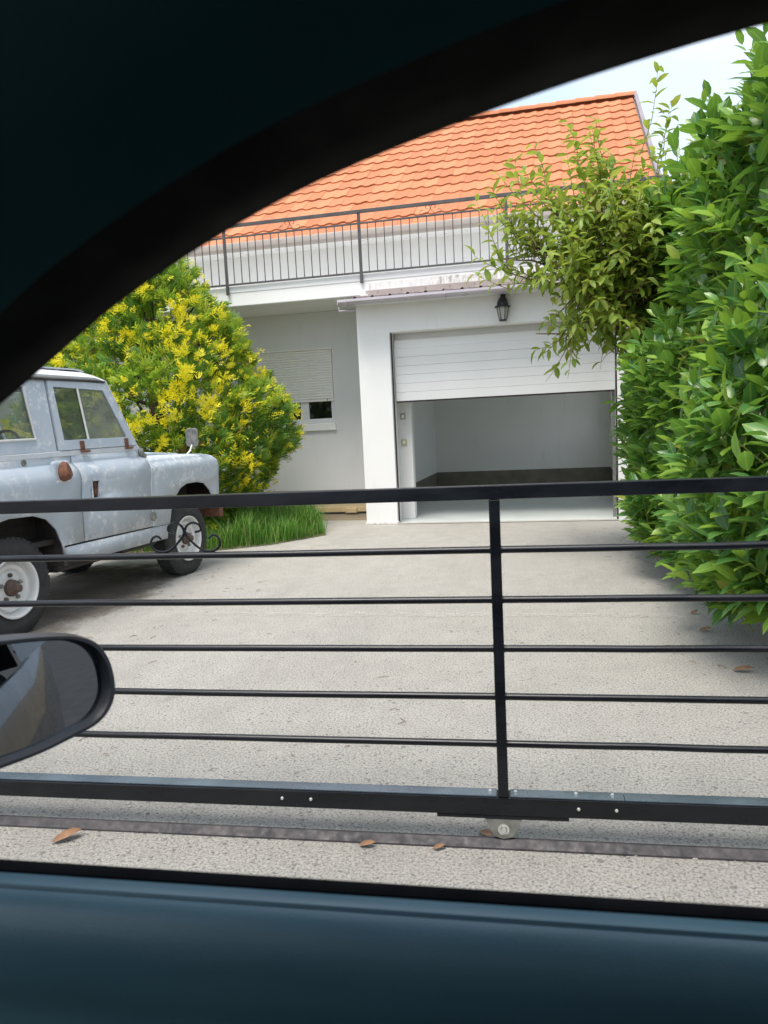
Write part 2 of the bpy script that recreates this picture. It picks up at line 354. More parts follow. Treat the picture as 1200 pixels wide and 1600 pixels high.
# ------------------------------------------------------------------ ground
def sheet(name, mat, pts, z, **k):
    m = MB(); m.add([(x, y, z) for x, y in pts], [tuple(range(len(pts)))]); o = m.build(name, mat); tag(o, kind='structure', **k); return o
sheet('ground', 'soil', [(-1200, -1200), (1200, -1200), (1200, 1200), (-1200, 1200)], -.03)
sheet('road', 'asphalt', [(-300, -6), (300, -6), (300, 1.72), (-300, 1.72)], -.012)
sheet('driveway', 'concrete', [(-9.0, 1.72), (2.6, 1.72), (2.6, 10.35), (-9.0, 11.5)], 0.0)
m = MB()    # faint cement joint between two pours
rg = random.Random(3)
up = [(-2.7+i*.14, 5.50-.005*i+rg.uniform(-.012, .012)) for i in range(28)]
m.loft([[(x, y-.05+rg.uniform(-.02, .02), .004) for x, y in up], [(x, y+.05+rg.uniform(-.02, .02), .004) for x, y in up]])
simple('cement_joint', (.37, .355, .33), (.44, .425, .40), 7, .9, bmp=.4, bscale=90)
simple('joint_wash', (.46, .445, .41), (.53, .515, .48), 7, .9, bmp=.4, bscale=90)
ntj = M['joint_wash'].node_tree; ntj.links.new(ramp(ntj, tex(ntj, 'noise', 9, detail=6, rough=.7).outputs[0], [(.40, 0), (.62, .45)]), ntj.nodes['Principled BSDF'].inputs['Alpha'])
tag(m.build('driveway_joint', 'joint_wash'), kind='structure')

# ------------------------------------------------------------------ house
YH = R(-3.47); O = (-1.626, 10.314, 0)
house = empty('house', O, YH, label='white rendered house with orange tiled roof, balcony and half open garage', cat='house')
HM = Matrix.Translation(O) @ Matrix.Rotation(YH, 4, 'Z')
fxz = lambda u, v, d: (u, d, v)
m = MB(); m.prism([(-.44, .0), (0, .0), (0, 2.575), (2.9, 2.575), (2.9, .0), (3.6, .0), (3.6, 3.03), (-.44, 3.03)], 0, .26, fxz)
m.build('garage_front_wall', 'render_white', house, bevel=.006)
bx('garage_side_wall', 'render_white', house, -.438, -.335, .262, 1.497, 0, 3.136)
bx('pillar_foot', 'slab_paint', house, -.452, .012, -.012, .2, 0.001, .035, bevel=.004)
WL, WR, WB, WT = -2.55, -1.262, 1.425, 2.57
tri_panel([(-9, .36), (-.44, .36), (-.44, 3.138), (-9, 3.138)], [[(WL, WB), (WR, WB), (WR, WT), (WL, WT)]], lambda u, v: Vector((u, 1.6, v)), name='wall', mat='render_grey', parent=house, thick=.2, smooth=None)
bx('upper_wall', 'render_white', house, -9, 3.5, 1.502, 1.7, 3.42, 4.32)
bx('plinth', 'plinth', house, -9, -.44, 1.535, 1.7, 0, .358)
bx('plinth_board', 'yellow_wood', house, -6.5, -.46, 1.49, 1.53, .004, .085, bevel=.004)
bx('balcony_slab', 'render_white', house, -9, 3.6, .35, 1.9, 3.14, 3.42, bevel=.012)
bx('slab_edge_trim', 'slab_paint', house, -.33, 3.6, .340, .349, 3.197, 3.30, bevel=.003)
bx('slab_top_band', 'render_white', house, -2.45, 3.6, .342, .349, 3.332, 3.418, bevel=.003)
# window with roller shutter
win = MB(); fr = (1.56, 1.62)
win.box(WL, WR, *fr, WB, WB+.07); win.box(WL, WL+.07, *fr, WB+.07, WT); win.box(WR-.07, WR, *fr, WB+.07, WT)
win.box(-1.845, -1.705, *fr, WB+.07, WT); win.box(WL+.07, -1.845, *fr, WT-.07, WT); win.box(-1.705, WR-.07, *fr, WT-.07, WT)
wn = win.build('window', 'white_plastic', house, bevel=.006)
for a0, a1 in ((WL+.07, -1.845), (-1.705, WR-.07)): bx('pane', 'dark_glass', wn, a0, a1, 1.585, 1.595, WB+.07, WT-.07)
bx('sill', 'white_plastic', wn, WL-.03, WR+.012, 1.455, 1.56, 1.305, 1.42, bevel=.008)
bx('shutter_rail', 'shutter_cream', wn, WL+.008, WR-.008, 1.522, 1.55, 1.762, 1.80, bevel=.004)
mm_ = MB(); mm_.prism([(1.526, 0), (1.519, .012), (1.519, .028), (1.526, .038), (1.545, .038), (1.545, 0)], WL+.012, WR-.012, lambda y, z, a: (a, y, z))
sm = mm_.mesh('slat', 'shutter_cream', 40)
for i in range(19): inst('slat', sm, wn, Matrix.Translation((0, 0, 1.803+i*.0402)))
bx('shutter_box_lip', 'shutter_cream', wn, WL, WR+.01, 1.49, 1.56, WT-.004, WT+.022, bevel=.004)
bx('strap_hook', 'galvanised', wn, -1.385, -1.372, 1.51, 1.522, 1.775, 1.80)
bx('room_backing', 'dark_metal', wn, WL-.2, WR+.2, 2.6, 2.62, 1.0, 2.9)
# garage inside
bx('garage_floor', 'garage_floor', house, -.33, 3.1, .0, 5.5, -.012, .009)
bx('threshold', 'cement_joint', house, 0.004, 2.896, -.02, .05, .004, .016, bevel=.003)
bx('garage_back_wall', 'garage_wall', house, -.5, 3.3, 5.5, 5.7, .30, 3.1)
bx('garage_left_wall', 'garage_wall', house, -.50, -.332, 1.50, 5.498, .30, 3.1)
bx('garage_left_lining', 'garage_wall', house, -.334, -.318, .262, 1.5, .02, 3.1)
tri_panel([(.262, .30), (5.498, .30), (5.498, 3.1), (.262, 3.1)], [[(2.2, .95), (4.9, .95), (4.9, 2.5), (2.2, 2.5)]], lambda u, v: Vector((3.2, u, v)), name='garage_right_wall', mat='garage_wall', parent=house, thick=.2, smooth=None)
gwn = MB(); gwn.box(3.16, 3.22, 2.2, 4.9, .95, 1.01); gwn.box(3.16, 3.22, 2.2, 4.9, 2.44, 2.5); gwn.box(3.16, 3.22, 2.2, 2.26, 1.01, 2.44); gwn.box(3.16, 3.22, 4.84, 4.9, 1.01, 2.44); gwn.box(3.16, 3.22, 3.52, 3.58, 1.01, 2.44); gwn.build('added_garage_window', 'white_plastic', house, bevel=.005)  # unseen window and wall opening, added to brighten the garage inside
bx('garage_ceiling', 'garage_wall', house, -.331, 3.099, .30, 5.499, 3.02, 3.1)
bx('skirting', 'dark_skirting', house, -.45, 3.25, 5.51, 5.68, 0, .30)
bx('skirting', 'dark_skirting', house, -.48, -.345, 1.51, 5.5, 0, .30)
bx('skirting', 'dark_skirting', house, 3.11, 3.28, .27, 5.5, 0, .30)
bx('door_guide_post', 'render_white', house, -.30, .15, .50, .64, 0.01, 3.0, bevel=.005)
bx('guide_rail', 'galvanised', house, 2.85, 2.888, .30, .36, 0.01, 2.57)
bx('door_seal_strip', 'dark_metal', house, 2.878, 2.897, .02, .05, .02, 2.57)
bx('door_seal_strip', 'dark_metal', house, .003, .016, .06, .09, .02, 2.57)
# sectional garage door, pulled two thirds of the way down from above
gd = empty('garage_door', (0, 0, 0)); gd.parent = house
pm = MB(); pm.prism([(0, 0), (-.004, .004), (-.004, .112), (0, .116), (.035, .116), (.035, 0)], .018, 2.882, lambda y, z, a: (a, y, z)); pme = pm.mesh('door_panel', 'door_panel_white', None)
for i in range(9):
    z = 1.668+i*.1175; k = max(0, i-5.4); y = .19+.028*k*k
    inst('door_panel', pme, gd, Matrix.Translation((0, y, z-.008*k*k)) @ Matrix.Rotation(-.10*k, 4, 'X'))
bx('bottom_seal', 'dark_metal', gd, .02, 2.88, .195, .222, 1.648, 1.667)
# porch sheet roof and gutter over the garage
pr = MB(); n = 18; rows = [[], [], []]
for k in range(n):      # flat sheet with a narrow rib every 23 cm
    for u, h in ((0, 0), (.172, 0), (.180, .022), (.195, .034), (.21, .034), (.225, .022), (.2319, 0)):
        for r_, (y, z) in zip(rows, ((.33, 3.10), (.0, 3.045), (-.34, 2.992))): r_.append((-.56+k*.232+u, y, z+h))
pr.loft(rows); po = pr.build('porch_roof_sheet', 'porch_sheet', house); s_ = po.modifiers.new('s', 'SOLIDIFY'); s_.thickness = .006
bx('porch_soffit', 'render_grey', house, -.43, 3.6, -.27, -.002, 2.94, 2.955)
gt = MB(); gp = [(-.392, 2.99), (-.40, 2.988), (-.40, 2.958), (-.392, 2.952), (-.36, 2.935), (-.31, 2.922), (-.295, 2.93), (-.292, 2.985), (-.297, 2.985), (-.30, 2.934), (-.312, 2.928), (-.358, 2.941), (-.388, 2.958), (-.392, 2.962)]
gt.prism(gp, -.575, 3.7, lambda y, z, a: (a, y, z)); gto = gt.build('porch_gutter', 'gutter_metal', house, smooth=50)
for a in (-.47, .82, 2.1, 3.3):
    b_ = MB(); b_.tube([(a, -.29, 2.99), (a, -.402, 2.994), (a, -.406, 2.95), (a, -.39, 2.91), (a, -.35, 2.905), (a, -.30, 2.915)], .006, 6); b_.build('gutter_bracket', 'gutter_metal', gto)
b_ = MB(); b_.tube([(-.565, -.39, 2.90), (-.565, -.385, 2.848), (-.50, -.35, 2.853), (-.40, -.2, 2.868)], .012, 8); b_.build('drip_pipe', 'gutter_metal', gto, smooth=40)
bx('gutter_end_cap', 'gutter_metal', gto, -.582, -.574, -.398, -.292, 2.925, 2.989)
bx('wall_flashing', 'flashing', house, -.375, 3.6, .318, .333, 3.112, 3.195, bevel=.003)
fb = MB(); fb.lathe([(.0, -.0), (.009, 0), (.009, .005), (.0, .006)], (0, 0, 0), 'Y', 8, False); fbm = fb.mesh('flashing_bolt', 'galvanised', None)
for i in range(12): inst('flashing_bolt', fbm, house, Matrix.Translation((-.2+i*.33, .312, 3.165)))
# roof
SL = R(34.5); EY, EZ = 1.08, 4.17; ROWS, TW = 13, .212; RL = 4.95; TL = RL/ROWS
sv = Vector((0, math.cos(SL), math.sin(SL))); nv = Vector((0, -math.sin(SL), math.cos(SL)))
A0, A1 = -9.0, 3.60
ridge = Vector((0, EY, EZ))+sv*RL
roof = MB()
roof.add([(A0, EY+.02, EZ-.03), (A1, EY+.02, EZ-.03), (A1, ridge.y, ridge.z-.03), (A0, ridge.y, ridge.z-.03), (A0, 2*ridge.y-EY, EZ-.03), (A1, 2*ridge.y-EY, EZ-.03)], [(0, 1, 2, 3), (3, 2, 5, 4)])
rf = roof.build('roof', 'flashing', house, fix=False)
tl = MB(); prof = [(0, .012), (.08, .003), (.24, .0), (.46, .001), (.62, .006), (.76, .013), (.90, .014), (1.0, .011)]
NT = len(prof)
rows = []
for t, lift, scal in ((-.035, .024, 1), (-.035, .004, 1), (-.0, .025, 0), (.5, .018, 0), (1.02, .0, 0)):
    rows.append([tuple(Vector((u*TW*1.0, 0, 0))+sv*(t*TL-(.018*math.sin(math.pi*min(1, u/.6)) if scal else 0))+nv*(h+lift)) for u, h in prof])
tl.loft([rows[1], rows[0], rows[2], rows[3], rows[4]])
tme = tl.mesh('roof_tile', 'roof_tile', 50)
NC = int((A1-A0)/TW); cand = []
for r_ in range(ROWS):
    for c_ in range(NC):
        p = Vector((A1-.05-(c_+1)*TW, EY, EZ))+sv*(r_*TL)
        x, y, z = proj(HM @ p); cand.append((p, x, y, z))
# the window arch of the car hides the upper left: tiles the photograph shows
def arch_y(x): return np.interp(x, [0, 100, 200, 345, 500, 700, 900, 1200], [632, 545, 462, 365, 283, 200, 125, 38])
vis = [c for c in cand if 300 < c[1] < 1030 and c[2] > arch_y(c[1])-10]
vis.sort(key=lambda c: c[3]); near = vis[:300]; ns = set(id(c) for c in near)
rg = random.Random(5)
for p, *_ in near: inst('roof_tile', tme, rf, Matrix.Translation(p+Vector((rg.uniform(-.002, .002), 0, 0))+nv*rg.uniform(-.003, .004)))
tv = np.array([v.co[:] for v in tme.vertices]); tf = [tuple(p.vertices) for p in tme.polygons]
rest = MB()
for c in cand:
    if id(c) not in ns: rest.add([tuple(q) for q in tv+np.array(c[0])], tf, rg.random())
ro = rest.build('far_roof_tiles', 'roof_tile', rf, smooth=50); tag(ro, kind='stuff')
rc = MB(); nn = 8; rl = []
for t, rr in ((0, .105), (.02, .112), (.34, .098), (.36, .0985)):
    rl.append([(t, rr*1.1*math.cos(a), rr*.95*math.sin(a)-.02) for a in [math.pi*(k/nn) for k in range(nn+1)]])
rc.loft(rl); rcm = rc.mesh('ridge_tile', 'roof_tile', 60)
k = 0
while A1-.02-k*.345 > A0: inst('ridge_tile', rcm, rf, Matrix.Translation((A1-.36-k*.345, ridge.y, ridge.z+.03))); k += 1
vg = MB()
for dx0, dx1, h0, h1 in ((.03, .085, .04, .06), (.078, .09, -.08, .058)):
    q = [Vector((A1-.06+dx, EY-.05, EZ))+sv*s+nv*h for s in (0, RL+.12) for dx in (dx0, dx1) for h in (h0, h1)]
    vg.add(q, [(0, 1, 3, 2), (4, 6, 7, 5), (0, 2, 6, 4), (1, 5, 7, 3), (0, 4, 5, 1), (2, 3, 7, 6)])
vg.build('verge_flashing', 'verge_metal', rf)
mg = MB(); mg.prism([(1.06, 4.165), (1.055, 4.17), (.955, 4.17), (.95, 4.16), (.955, 4.085), (.99, 4.055), (1.06, 4.055)], A0, A1, lambda y, z, a: (a, y, z)); mg.build('eaves_gutter', 'gutter_beige', rf, smooth=40)
bx('eaves_soffit', 'white_plastic', rf, A0, A1-.05, 1.06, 1.52, 4.075, 4.10)
gw = MB(); gw.prism([(1.5, 3.42), (1.5, 4.4), (ridge.y, ridge.z-.06), (2*ridge.y-1.5, 4.4), (2*ridge.y-1.5, 0), (5.72, 0), (5.72, 3.42)], 3.3, 3.502, lambda y, z, a: (a, y, z)); gw.build('gable_wall', 'render_white', house)
# electrical boxes inside the garage, on the guide post
for z, mt, lb in ((1.46, 'socket_grey', 'grey switch box on the post inside the garage, upper of two'), (1.10, 'socket_yellow', 'yellowish switch box on the post inside the garage, lower of two')):
    e = empty('switch_box', HM @ Vector((.035, .50, z)), YH, label=lb, cat='switch', group='switch boxes inside the garage')
    bx('cover', mt, e, -.04, .04, -.022, -.001, -.042, .042, bevel=.006); bx('rocker', 'white_plastic', e, -.018, .018, -.03, -.022, -.022, .022, bevel=.003)

# balcony railing
rail = empty('balcony_railing', HM @ Vector((0, .33, 3.30)), YH, label='thin dark metal balcony railing with scrolls above the garage', cat='railing')
posts = [-8.34, -6.36, -4.38, -2.40, -.42, 1.56, 3.54]; zz = -3.30
for a in posts: bx('post', 'railing_paint', rail, a-.02, a+.02, -.03, .0, 3.30+zz, 4.26+zz, bevel=.004)
def rbar(name, z, h, d): bx(name, 'railing_paint', rail, -8.34, 3.54, -.015-d, -.015+d, z+zz-h, z+zz+h, bevel=.003)
rbar('handrail', 4.245, .022, .022); rbar('upper_rail', 4.09, .011, .013); rbar('lower_rail', 3.44, .012, .013)
bm_ = MB(); bm_.box(-.0055, .0055, -.0055, .0055, 0, .64); bme = bm_.mesh('baluster', 'railing_paint', None)
for i in range(len(posts)-1):
    for k in range(1, 17):
        inst('baluster', bme, rail, Matrix.Translation((posts[i]+1.98*k/17, -.015, 3.445+zz)))
SCR = [(-.085, .045), (-.10, .056), (-.117, .05), (-.125, .03), (-.112, .009), (-.085, .001), (-.055, .009), (-.025, .034), (-.003, .062), (-.008, .088), (-.03, .10), (-.054, .092), (-.058, .074), (-.038, .068)]
def smoothpts(p, n=4):
    out = []
    for i in range(len(p)-1):
        a, b, c, d = [np.array(p[max(0, min(len(p)-1, i+q))], float) for q in (-1, 0, 1, 2)]
        for k in range(n):
            t = k/n; out.append(.5*((2*b)+(c-a)*t+(2*a-5*b+4*c-d)*t*t+(3*b-a-3*c+d)*t**3))
    out.append(np.array(p[-1], float)); return out
sp = smoothpts(SCR)
sr = MB()
for s in (1, -1): sr.tube([(s*x*1.15, 0, z*1.25) for x, z in sp], .0035, 6)
srm = sr.mesh('scroll', 'railing_paint', 40)
for i in range(len(posts)-1): inst('scroll', srm, rail, Matrix.Translation((posts[i]+.99, -.015, 4.10+zz)))

# lantern
LP = HM @ Vector((1.51, -.09, 2.60))
lan = empty('wall_lantern', LP, YH, label='small black glass lantern hanging on the wall above the garage door', cat='lantern')
l = MB(); l.lathe([(.0, .0), (.045, .0), (.05, .015), (.03, .02)], (0, 0, 0), 'Z', 6); l.build('base', 'black_iron', lan)
l = MB(); l.lathe([(.044, .02), (.072, .175)], (0, 0, 0), 'Z', 6, False); l.build('glass', 'lantern_glass', lan)
for k in range(6):
    a = 2*math.pi*k/6; l = MB(); l.tube([(.046*math.cos(a), .046*math.sin(a), .018), (.075*math.cos(a), .075*math.sin(a), .178)], .005, 5); l.build('cage_bar', 'black_iron', lan)
l = MB(); l.lathe([(.0, .17), (.10, .17), (.105, .182), (.075, .195), (.07, .235), (.045, .285), (.015, .30), (.01, .33), (.0, .335)], (0, 0, 0), 'Z', 12, False); l.build('cap', 'black_iron', lan, smooth=40)
l = MB(); l.tube([(0, .0, .315), (0, .03, .34), (0, .09, .33)], .008, 6); l.box(-.03, .03, .075, .089, .26, .37); l.build('wall_arm', 'black_iron', lan)

# ------------------------------------------------------------------ sliding gate
GY = 2.413
gate = empty('sliding_gate', (-.6, GY, 0), label='black steel sliding gate with horizontal bars across the drive', cat='gate')
gx = .6; GL, GR = -2.9, 1.75
def W(x): return x+gx
bx('top_rail', 'gate_paint', gate, W(GL), W(GR), -.0, .032, 1.158, 1.202, bevel=.003)
bx('bottom_rail', 'gate_paint', gate, W(GL), W(GR), -.002, .06, .113, .173, bevel=.003)
simple('steel_strip', (.07, .095, .12), (.13, .165, .19), 5, .3, metal=.4, bmp=.1)
for x0, x1 in ((GL+.01, -.096), (-.052, .31), (.312, GR-.01)): bx('cap_strip', 'steel_strip', gate, W(x0), W(x1), .006, .056, .1735, .178, bevel=.001)
for x in (-2.86, -.074, 1.70): bx('post', 'gate_paint', gate, W(x-.017), W(x+.017), .0005, .0335, .174, 1.157, bevel=.003)
rg = random.Random(11)
for i, z in enumerate((.996, .834, .673, .513, .353)):
    for x0, x1 in ((-2.843, -.092), (-.056, 1.683)):
        q = [(W(x0+(x1-x0)*t), .017, z+.002*math.sin(math.pi*t)*rg.uniform(-1, 1)) for t in np.linspace(0, 1, 9)]
        b_ = MB(); b_.tube(q, .0118, 10); b_.build('bar', 'gate_paint', gate, smooth=40)
        for xe in (x0, x1):
            b_ = MB(); b_.lathe([(.0, -.006), (.0125, -.003), (.0132, 0), (.0125, .003), (0, .006)], (W(xe), .017, z), 'X', 8, False); b_.build('weld', 'gate_paint', gate, smooth=60)
o_ = MB()
for s in (1, -1): o_.tube([(W(-1.117)+s*x, .017, 1.008+z) for x, z in sp], .0042, 6)
o_.build('scroll_ornament', 'gate_paint', gate, smooth=40)
bt = MB(); bt.lathe([(.0, -.005), (.0045, -.005), (.006, -.002), (.006, 0.0)], (0, 0, 0), 'Y', 6, False); btm = bt.mesh('bolt', 'bolt_zinc', None)
for x in (-.828, -.726, .165, .283, -1.95): inst('bolt', btm, gate, Matrix.Translation((W(x), -.002, .146)))
for x in (-.118, -.035, .16, .275): inst('bolt', btm, gate, Matrix.Translation((W(x), .036, .178)) @ Matrix.Rotation(R(-90), 4, 'X'))
bx('roller_plate', 'gate_paint', gate, W(-.295), W(.135), .002, .055, .099, .112, bevel=.002)
brk = MB(); brk.prism([(-.06, .098), (.06, .098), (.042, .055), (.03, .036), (.0, .028), (-.03, .036), (-.042, .055)], .004, .008, lambda x, z, d: (W(-.076)+x, d, z)); brk.prism([(-.06, .098), (.06, .098), (.042, .055), (.03, .036), (.0, .028), (-.03, .036), (-.042, .055)], .048, .052, lambda x, z, d: (W(-.076)+x, d, z))
br = brk.build('roller_bracket', 'galvanised', gate, bevel=.0015)
wh = MB(); wh.lathe([(.012, .012), (.035, .012), (.036, .022), (.026, .028), (.036, .034), (.035, .046), (.012, .046)], (W(-.076), 0, .058), 'Y', 24); wh.build('roller', 'galvanised', br, smooth=35)
ax = MB(); ax.lathe([(0, -.004), (.009, -.004), (.009, .004)], (W(-.076), 0, .062), 'Y', 6, False); ax.lathe([(.011, .0025), (.019, .002), (.019, .004)], (W(-.076), 0, .062), 'Y', 20, False); ax.build('axle_nut', 'bolt_zinc', br)
trk = MB(); trk.prism([(2.398, .0), (2.400, .006), (2.424, .027), (2.432, .027), (2.456, .006), (2.458, .0)], -7, 2.3, lambda y, z, a: (a, y, z))
tr = trk.build('gate_track', 'track_steel', bevel=.002); tag(tr, label='low rusty steel floor track running under the sliding gate', cat='track')

# ------------------------------------------------------------------ old off-road car parked on the left
LO = Vector((-3.592, 4.870, 0))-Vector((.988, -.152, 0))*.705
LA = math.atan2(.988, .152)
lr = empty('parked_car', LO, LA, label='old grey primer off-road car with worn paint parked beside the tree', cat='car')
SIDE = [(.3, .792), (.9, .797), (1.0, .812), (1.06, .822), (1.11, .818), (1.15, .80), (1.18, .772), (1.20, .742), (1.215, .736), (1.40, .732)]
def sy(z): return float(np.interp(z, [a for a, b in SIDE], [b for a, b in SIDE]))
CUT = [.95, 1.0, 1.03, 1.06, 1.09, 1.11, 1.13, 1.15, 1.165, 1.18, 1.19, 1.20, 1.215]
def arcpts(cx, cz, r, a0, a1, n): return [(cx+r*math.cos(R(a0+(a1-a0)*i/n)), cz+r*math.sin(R(a0+(a1-a0)*i/n))) for i in range(n+1)]
WB_ = 2.235
rear_arch = [(.46, .515), (.45, .60), (.40, .72), (.31, .81), (.18, .855), (-.05, .865), (-.22, .84), (-.36, .75), (-.43, .62), (-.44, .515)]
front_arch = [(1.86, .56), (1.90, .68), (1.97, .79), (2.07, .87), (2.18, .905), (2.36, .905), (2.50, .88), (2.60, .80), (2.655, .70), (2.665, .62)]
for sgn in (-1, 1):
    fy = lambda u, v, s=sgn: Vector((u, s*sy(v), v))
    rq = tri_panel([(-.74, .52), (-.44, .515)]+rear_arch[::-1][1:]+[(.462, .585), (.684, .585), (.684, 1.262), (-.74, 1.262)], [], fy, CUT, 'rear_quarter', 'primer_grey', lr, .02)
    dr = tri_panel([(.696, .585), (1.585, .572), (1.595, 1.18), (1.585, 1.262), (.696, 1.262)], [[(.812, .915), (.812, 1.05), (.892, 1.05), (.892, .915)]] , lambda u, v, s=sgn: Vector((u, s*(sy(v)+.004), v)), CUT, 'door', 'primer_grey', lr, .018)
    wg = tri_panel([(1.607, .565)]+front_arch+[(2.72, .62), (2.765, .66), (2.775, .95), (2.765, 1.04), (2.74, 1.10), (2.69, 1.143), (2.60, 1.163), (1.607, 1.19)], [], lambda u, v, s=sgn: Vector((u, s*(sy(min(v, 1.15))-max(0, v-1.09)*.25), v)), [.95, 1.0, 1.03, 1.06, 1.09, 1.11, 1.13, 1.15], 'front_wing', 'primer_grey', lr, .016)
    t_ = MB(); ol = [(2.768, .66), (2.775, .95), (2.765, 1.04), (2.74, 1.10), (2.69, 1.143), (2.60, 1.163), (1.607, 1.19)]
    t_.loft([[(u, sgn*(sy(min(v, 1.15))-max(0, v-1.09)*.25+.004), v) for u, v in ol], [(u-.0, sgn*.72, v+.012) for u, v in ol], [(u+.0, sgn*.44, v+.016) for u, v in ol]]); t_.build('wing_top', 'primer_grey', wg, smooth=35)
    sp_ = tri_panel([(.47, .57), (1.85, .555), (1.83, .425), (.78, .43), (.50, .50)], [], lambda u, v, s=sgn: Vector((u, s*(.782-.08*max(0, .52-v)), v)), (), 'sill_panel', 'primer_grey', lr, .02)
    # waist capping
    c_ = MB(); c_.box(-.74, 1.55, min(sgn*.70, sgn*.752), max(sgn*.70, sgn*.752), 1.262, 1.305); c_.build('waist_capping', 'roof_grey', lr, bevel=.006)
    # upper hard top side with window
    uy = lambda u, v, s=sgn: Vector((u, s*(.735-(v-1.3)*.11), v))
    tri_panel([(-.74, 1.306), (.548, 1.306), (.548, 1.865), (-.74, 1.865)], [[(-.58, 1.405), (.352, 1.405), (.318, 1.80), (-.58, 1.80)]], uy, (), 'hard_top_side', 'primer_grey', lr, .022, None)
    g_ = MB(); g_.add([uy(-.585, 1.40), uy(.357, 1.40), uy(.323, 1.805), uy(-.585, 1.805)], [(0, 1, 2, 3)]); g_.build('side_window', 'vehicle_glass', lr)
    fr_ = MB(); lp = [(-.58, 1.405), (.352, 1.405), (.318, 1.80), (-.58, 1.80), (-.58, 1.405)]
    fr_.tube([uy(u, v)+Vector((0, sgn*.012, 0)) for u, v in lp], .010, 6); fr_.build('window_trim', 'rim_silver', lr)
    # door top
    dt = tri_panel([(.575, 1.308), (1.53, 1.308), (1.245, 1.838), (.565, 1.862)], [[(.635, 1.385), (1.405, 1.385), (1.20, 1.782), (.620, 1.80)]], lambda u, v, s=sgn: Vector((u, s*(.742-(v-1.3)*.11), v)), (), 'door_top', 'primer_grey', dr, .03, None)
    ug = lambda u, v, s=sgn: Vector((u, s*(.738-(v-1.3)*.11), v))
    g_ = MB(); g_.add([ug(.63, 1.38), ug(.925, 1.38), ug(.90, 1.795), ug(.615, 1.805)], [(0, 1, 2, 3)]); g_.build('door_glass', 'vehicle_glass', dr)
    g_ = MB(); g_.add([ug(.91, 1.38)+Vector((0, sgn*.01, 0)), ug(1.41, 1.38)+Vector((0, sgn*.01, 0)), ug(1.205, 1.787)+Vector((0, sgn*.01, 0)), ug(.885, 1.797)+Vector((0, sgn*.01, 0))], [(0, 1, 2, 3)]); g_.build('door_glass', 'dusty_glass', dr)
    g_ = MB(); g_.tube([ug(.918, 1.382)+Vector((0, sgn*.014, 0)), ug(.893, 1.796)+Vector((0, sgn*.014, 0))], .009, 6); g_.build('glass_rail', 'rim_silver', dr)
    for s0 in (.80, 1.36):
        h_ = MB(); y_ = sgn*.752; h_.box(s0, s0+.045, min(y_, y_+sgn*.012), max(y_, y_+sgn*.012), 1.30, 1.375); h_.box(s0+.0, s0+.095, min(y_, y_+sgn*.022), max(y_, y_+sgn*.022), 1.282, 1.30); h_.build('door_top_bracket', 'rust', dr, bevel=.003)
    bx('handle_recess', 'rust', dr, .812, .892, min(sgn*.786, sgn*.792), max(sgn*.786, sgn*.792), .905, 1.06)
    h_ = MB(); h_.tube([(.805, sgn*.826, .908), (.805, sgn*.829, 1.058), (.899, sgn*.829, 1.058), (.899, sgn*.82, .908), (.805, sgn*.822, .908)], .007, 6); h_.build('handle_surround', 'primer_grey', dr)
    h_ = MB(); h_.tube([(.87, sgn*.797, .93), (.87, sgn*.803, 1.04)], .014, 6); h_.build('handle', 'rust', dr)
    s_ = MB(); s_.tube([(1.600, sgn*(sy(z)+.008), z) for z in (.575, .8, .95, 1.03, 1.06, 1.11, 1.15, 1.18)], .0085, 6); s_.build('seam_strip', 'roof_grey', dr, smooth=40)
    for z in (.66, 1.20):
        h_ = MB(); y0_ = sy(z); h_.box(1.565, 1.645, min(sgn*(y0_), sgn*(y0_+.022)), max(sgn*(y0_), sgn*(y0_+.022)), z-.028, z+.028); h_.tube([(1.60, sgn*(y0_+.018), z-.04), (1.60, sgn*(y0_+.018), z+.04)], .014, 8); h_.build('hinge', 'galvanised', dr, bevel=.003)
    # windscreen pillar
    p_ = MB(); p_.tube([(1.575, sgn*.715, 1.20), (1.545, sgn*.712, 1.31), (1.262, sgn*.675, 1.85)], [.032, .028, .022], 8); p_.build('windscreen_pillar', 'primer_grey', lr, smooth=40)
# fuel filler on the right rear quarter
f_ = MB(); f_.box(.40, .575, -.832, -.79, 1.078, 1.235); f_.build('filler_recess', 'primer_grey', lr, bevel=.02)
f_ = MB(); fm_ = Matrix.Translation((.495, -.845, 1.155)) @ Matrix.Rotation(R(70), 4, 'X') @ Matrix.Rotation(R(20), 4, 'Y')
f_.lathe([(.0, .045), (.045, .04), (.058, .02), (.06, -.03), (.05, -.05)], (0, 0, 0), 'Z', 18, False); f_.v = [tuple(fm_ @ Vector((p[0]*.85, p[1]*1.25, p[2]))) for p in f_.v]; f_.build('filler_cap', 'rust', lr, smooth=40)
f_ = MB(); f_.box(.42, .56, -.835, -.82, 1.072, 1.088); f_.build('filler_lip', 'rim_silver', lr, bevel=.003)
f_ = MB(); f_.lathe([(.0, -.75), (.022, -.752), (.03, -.74)], (.20, 0, 1.24), 'Y', 12, False); f_.build('body_plug', 'galvanised', lr)
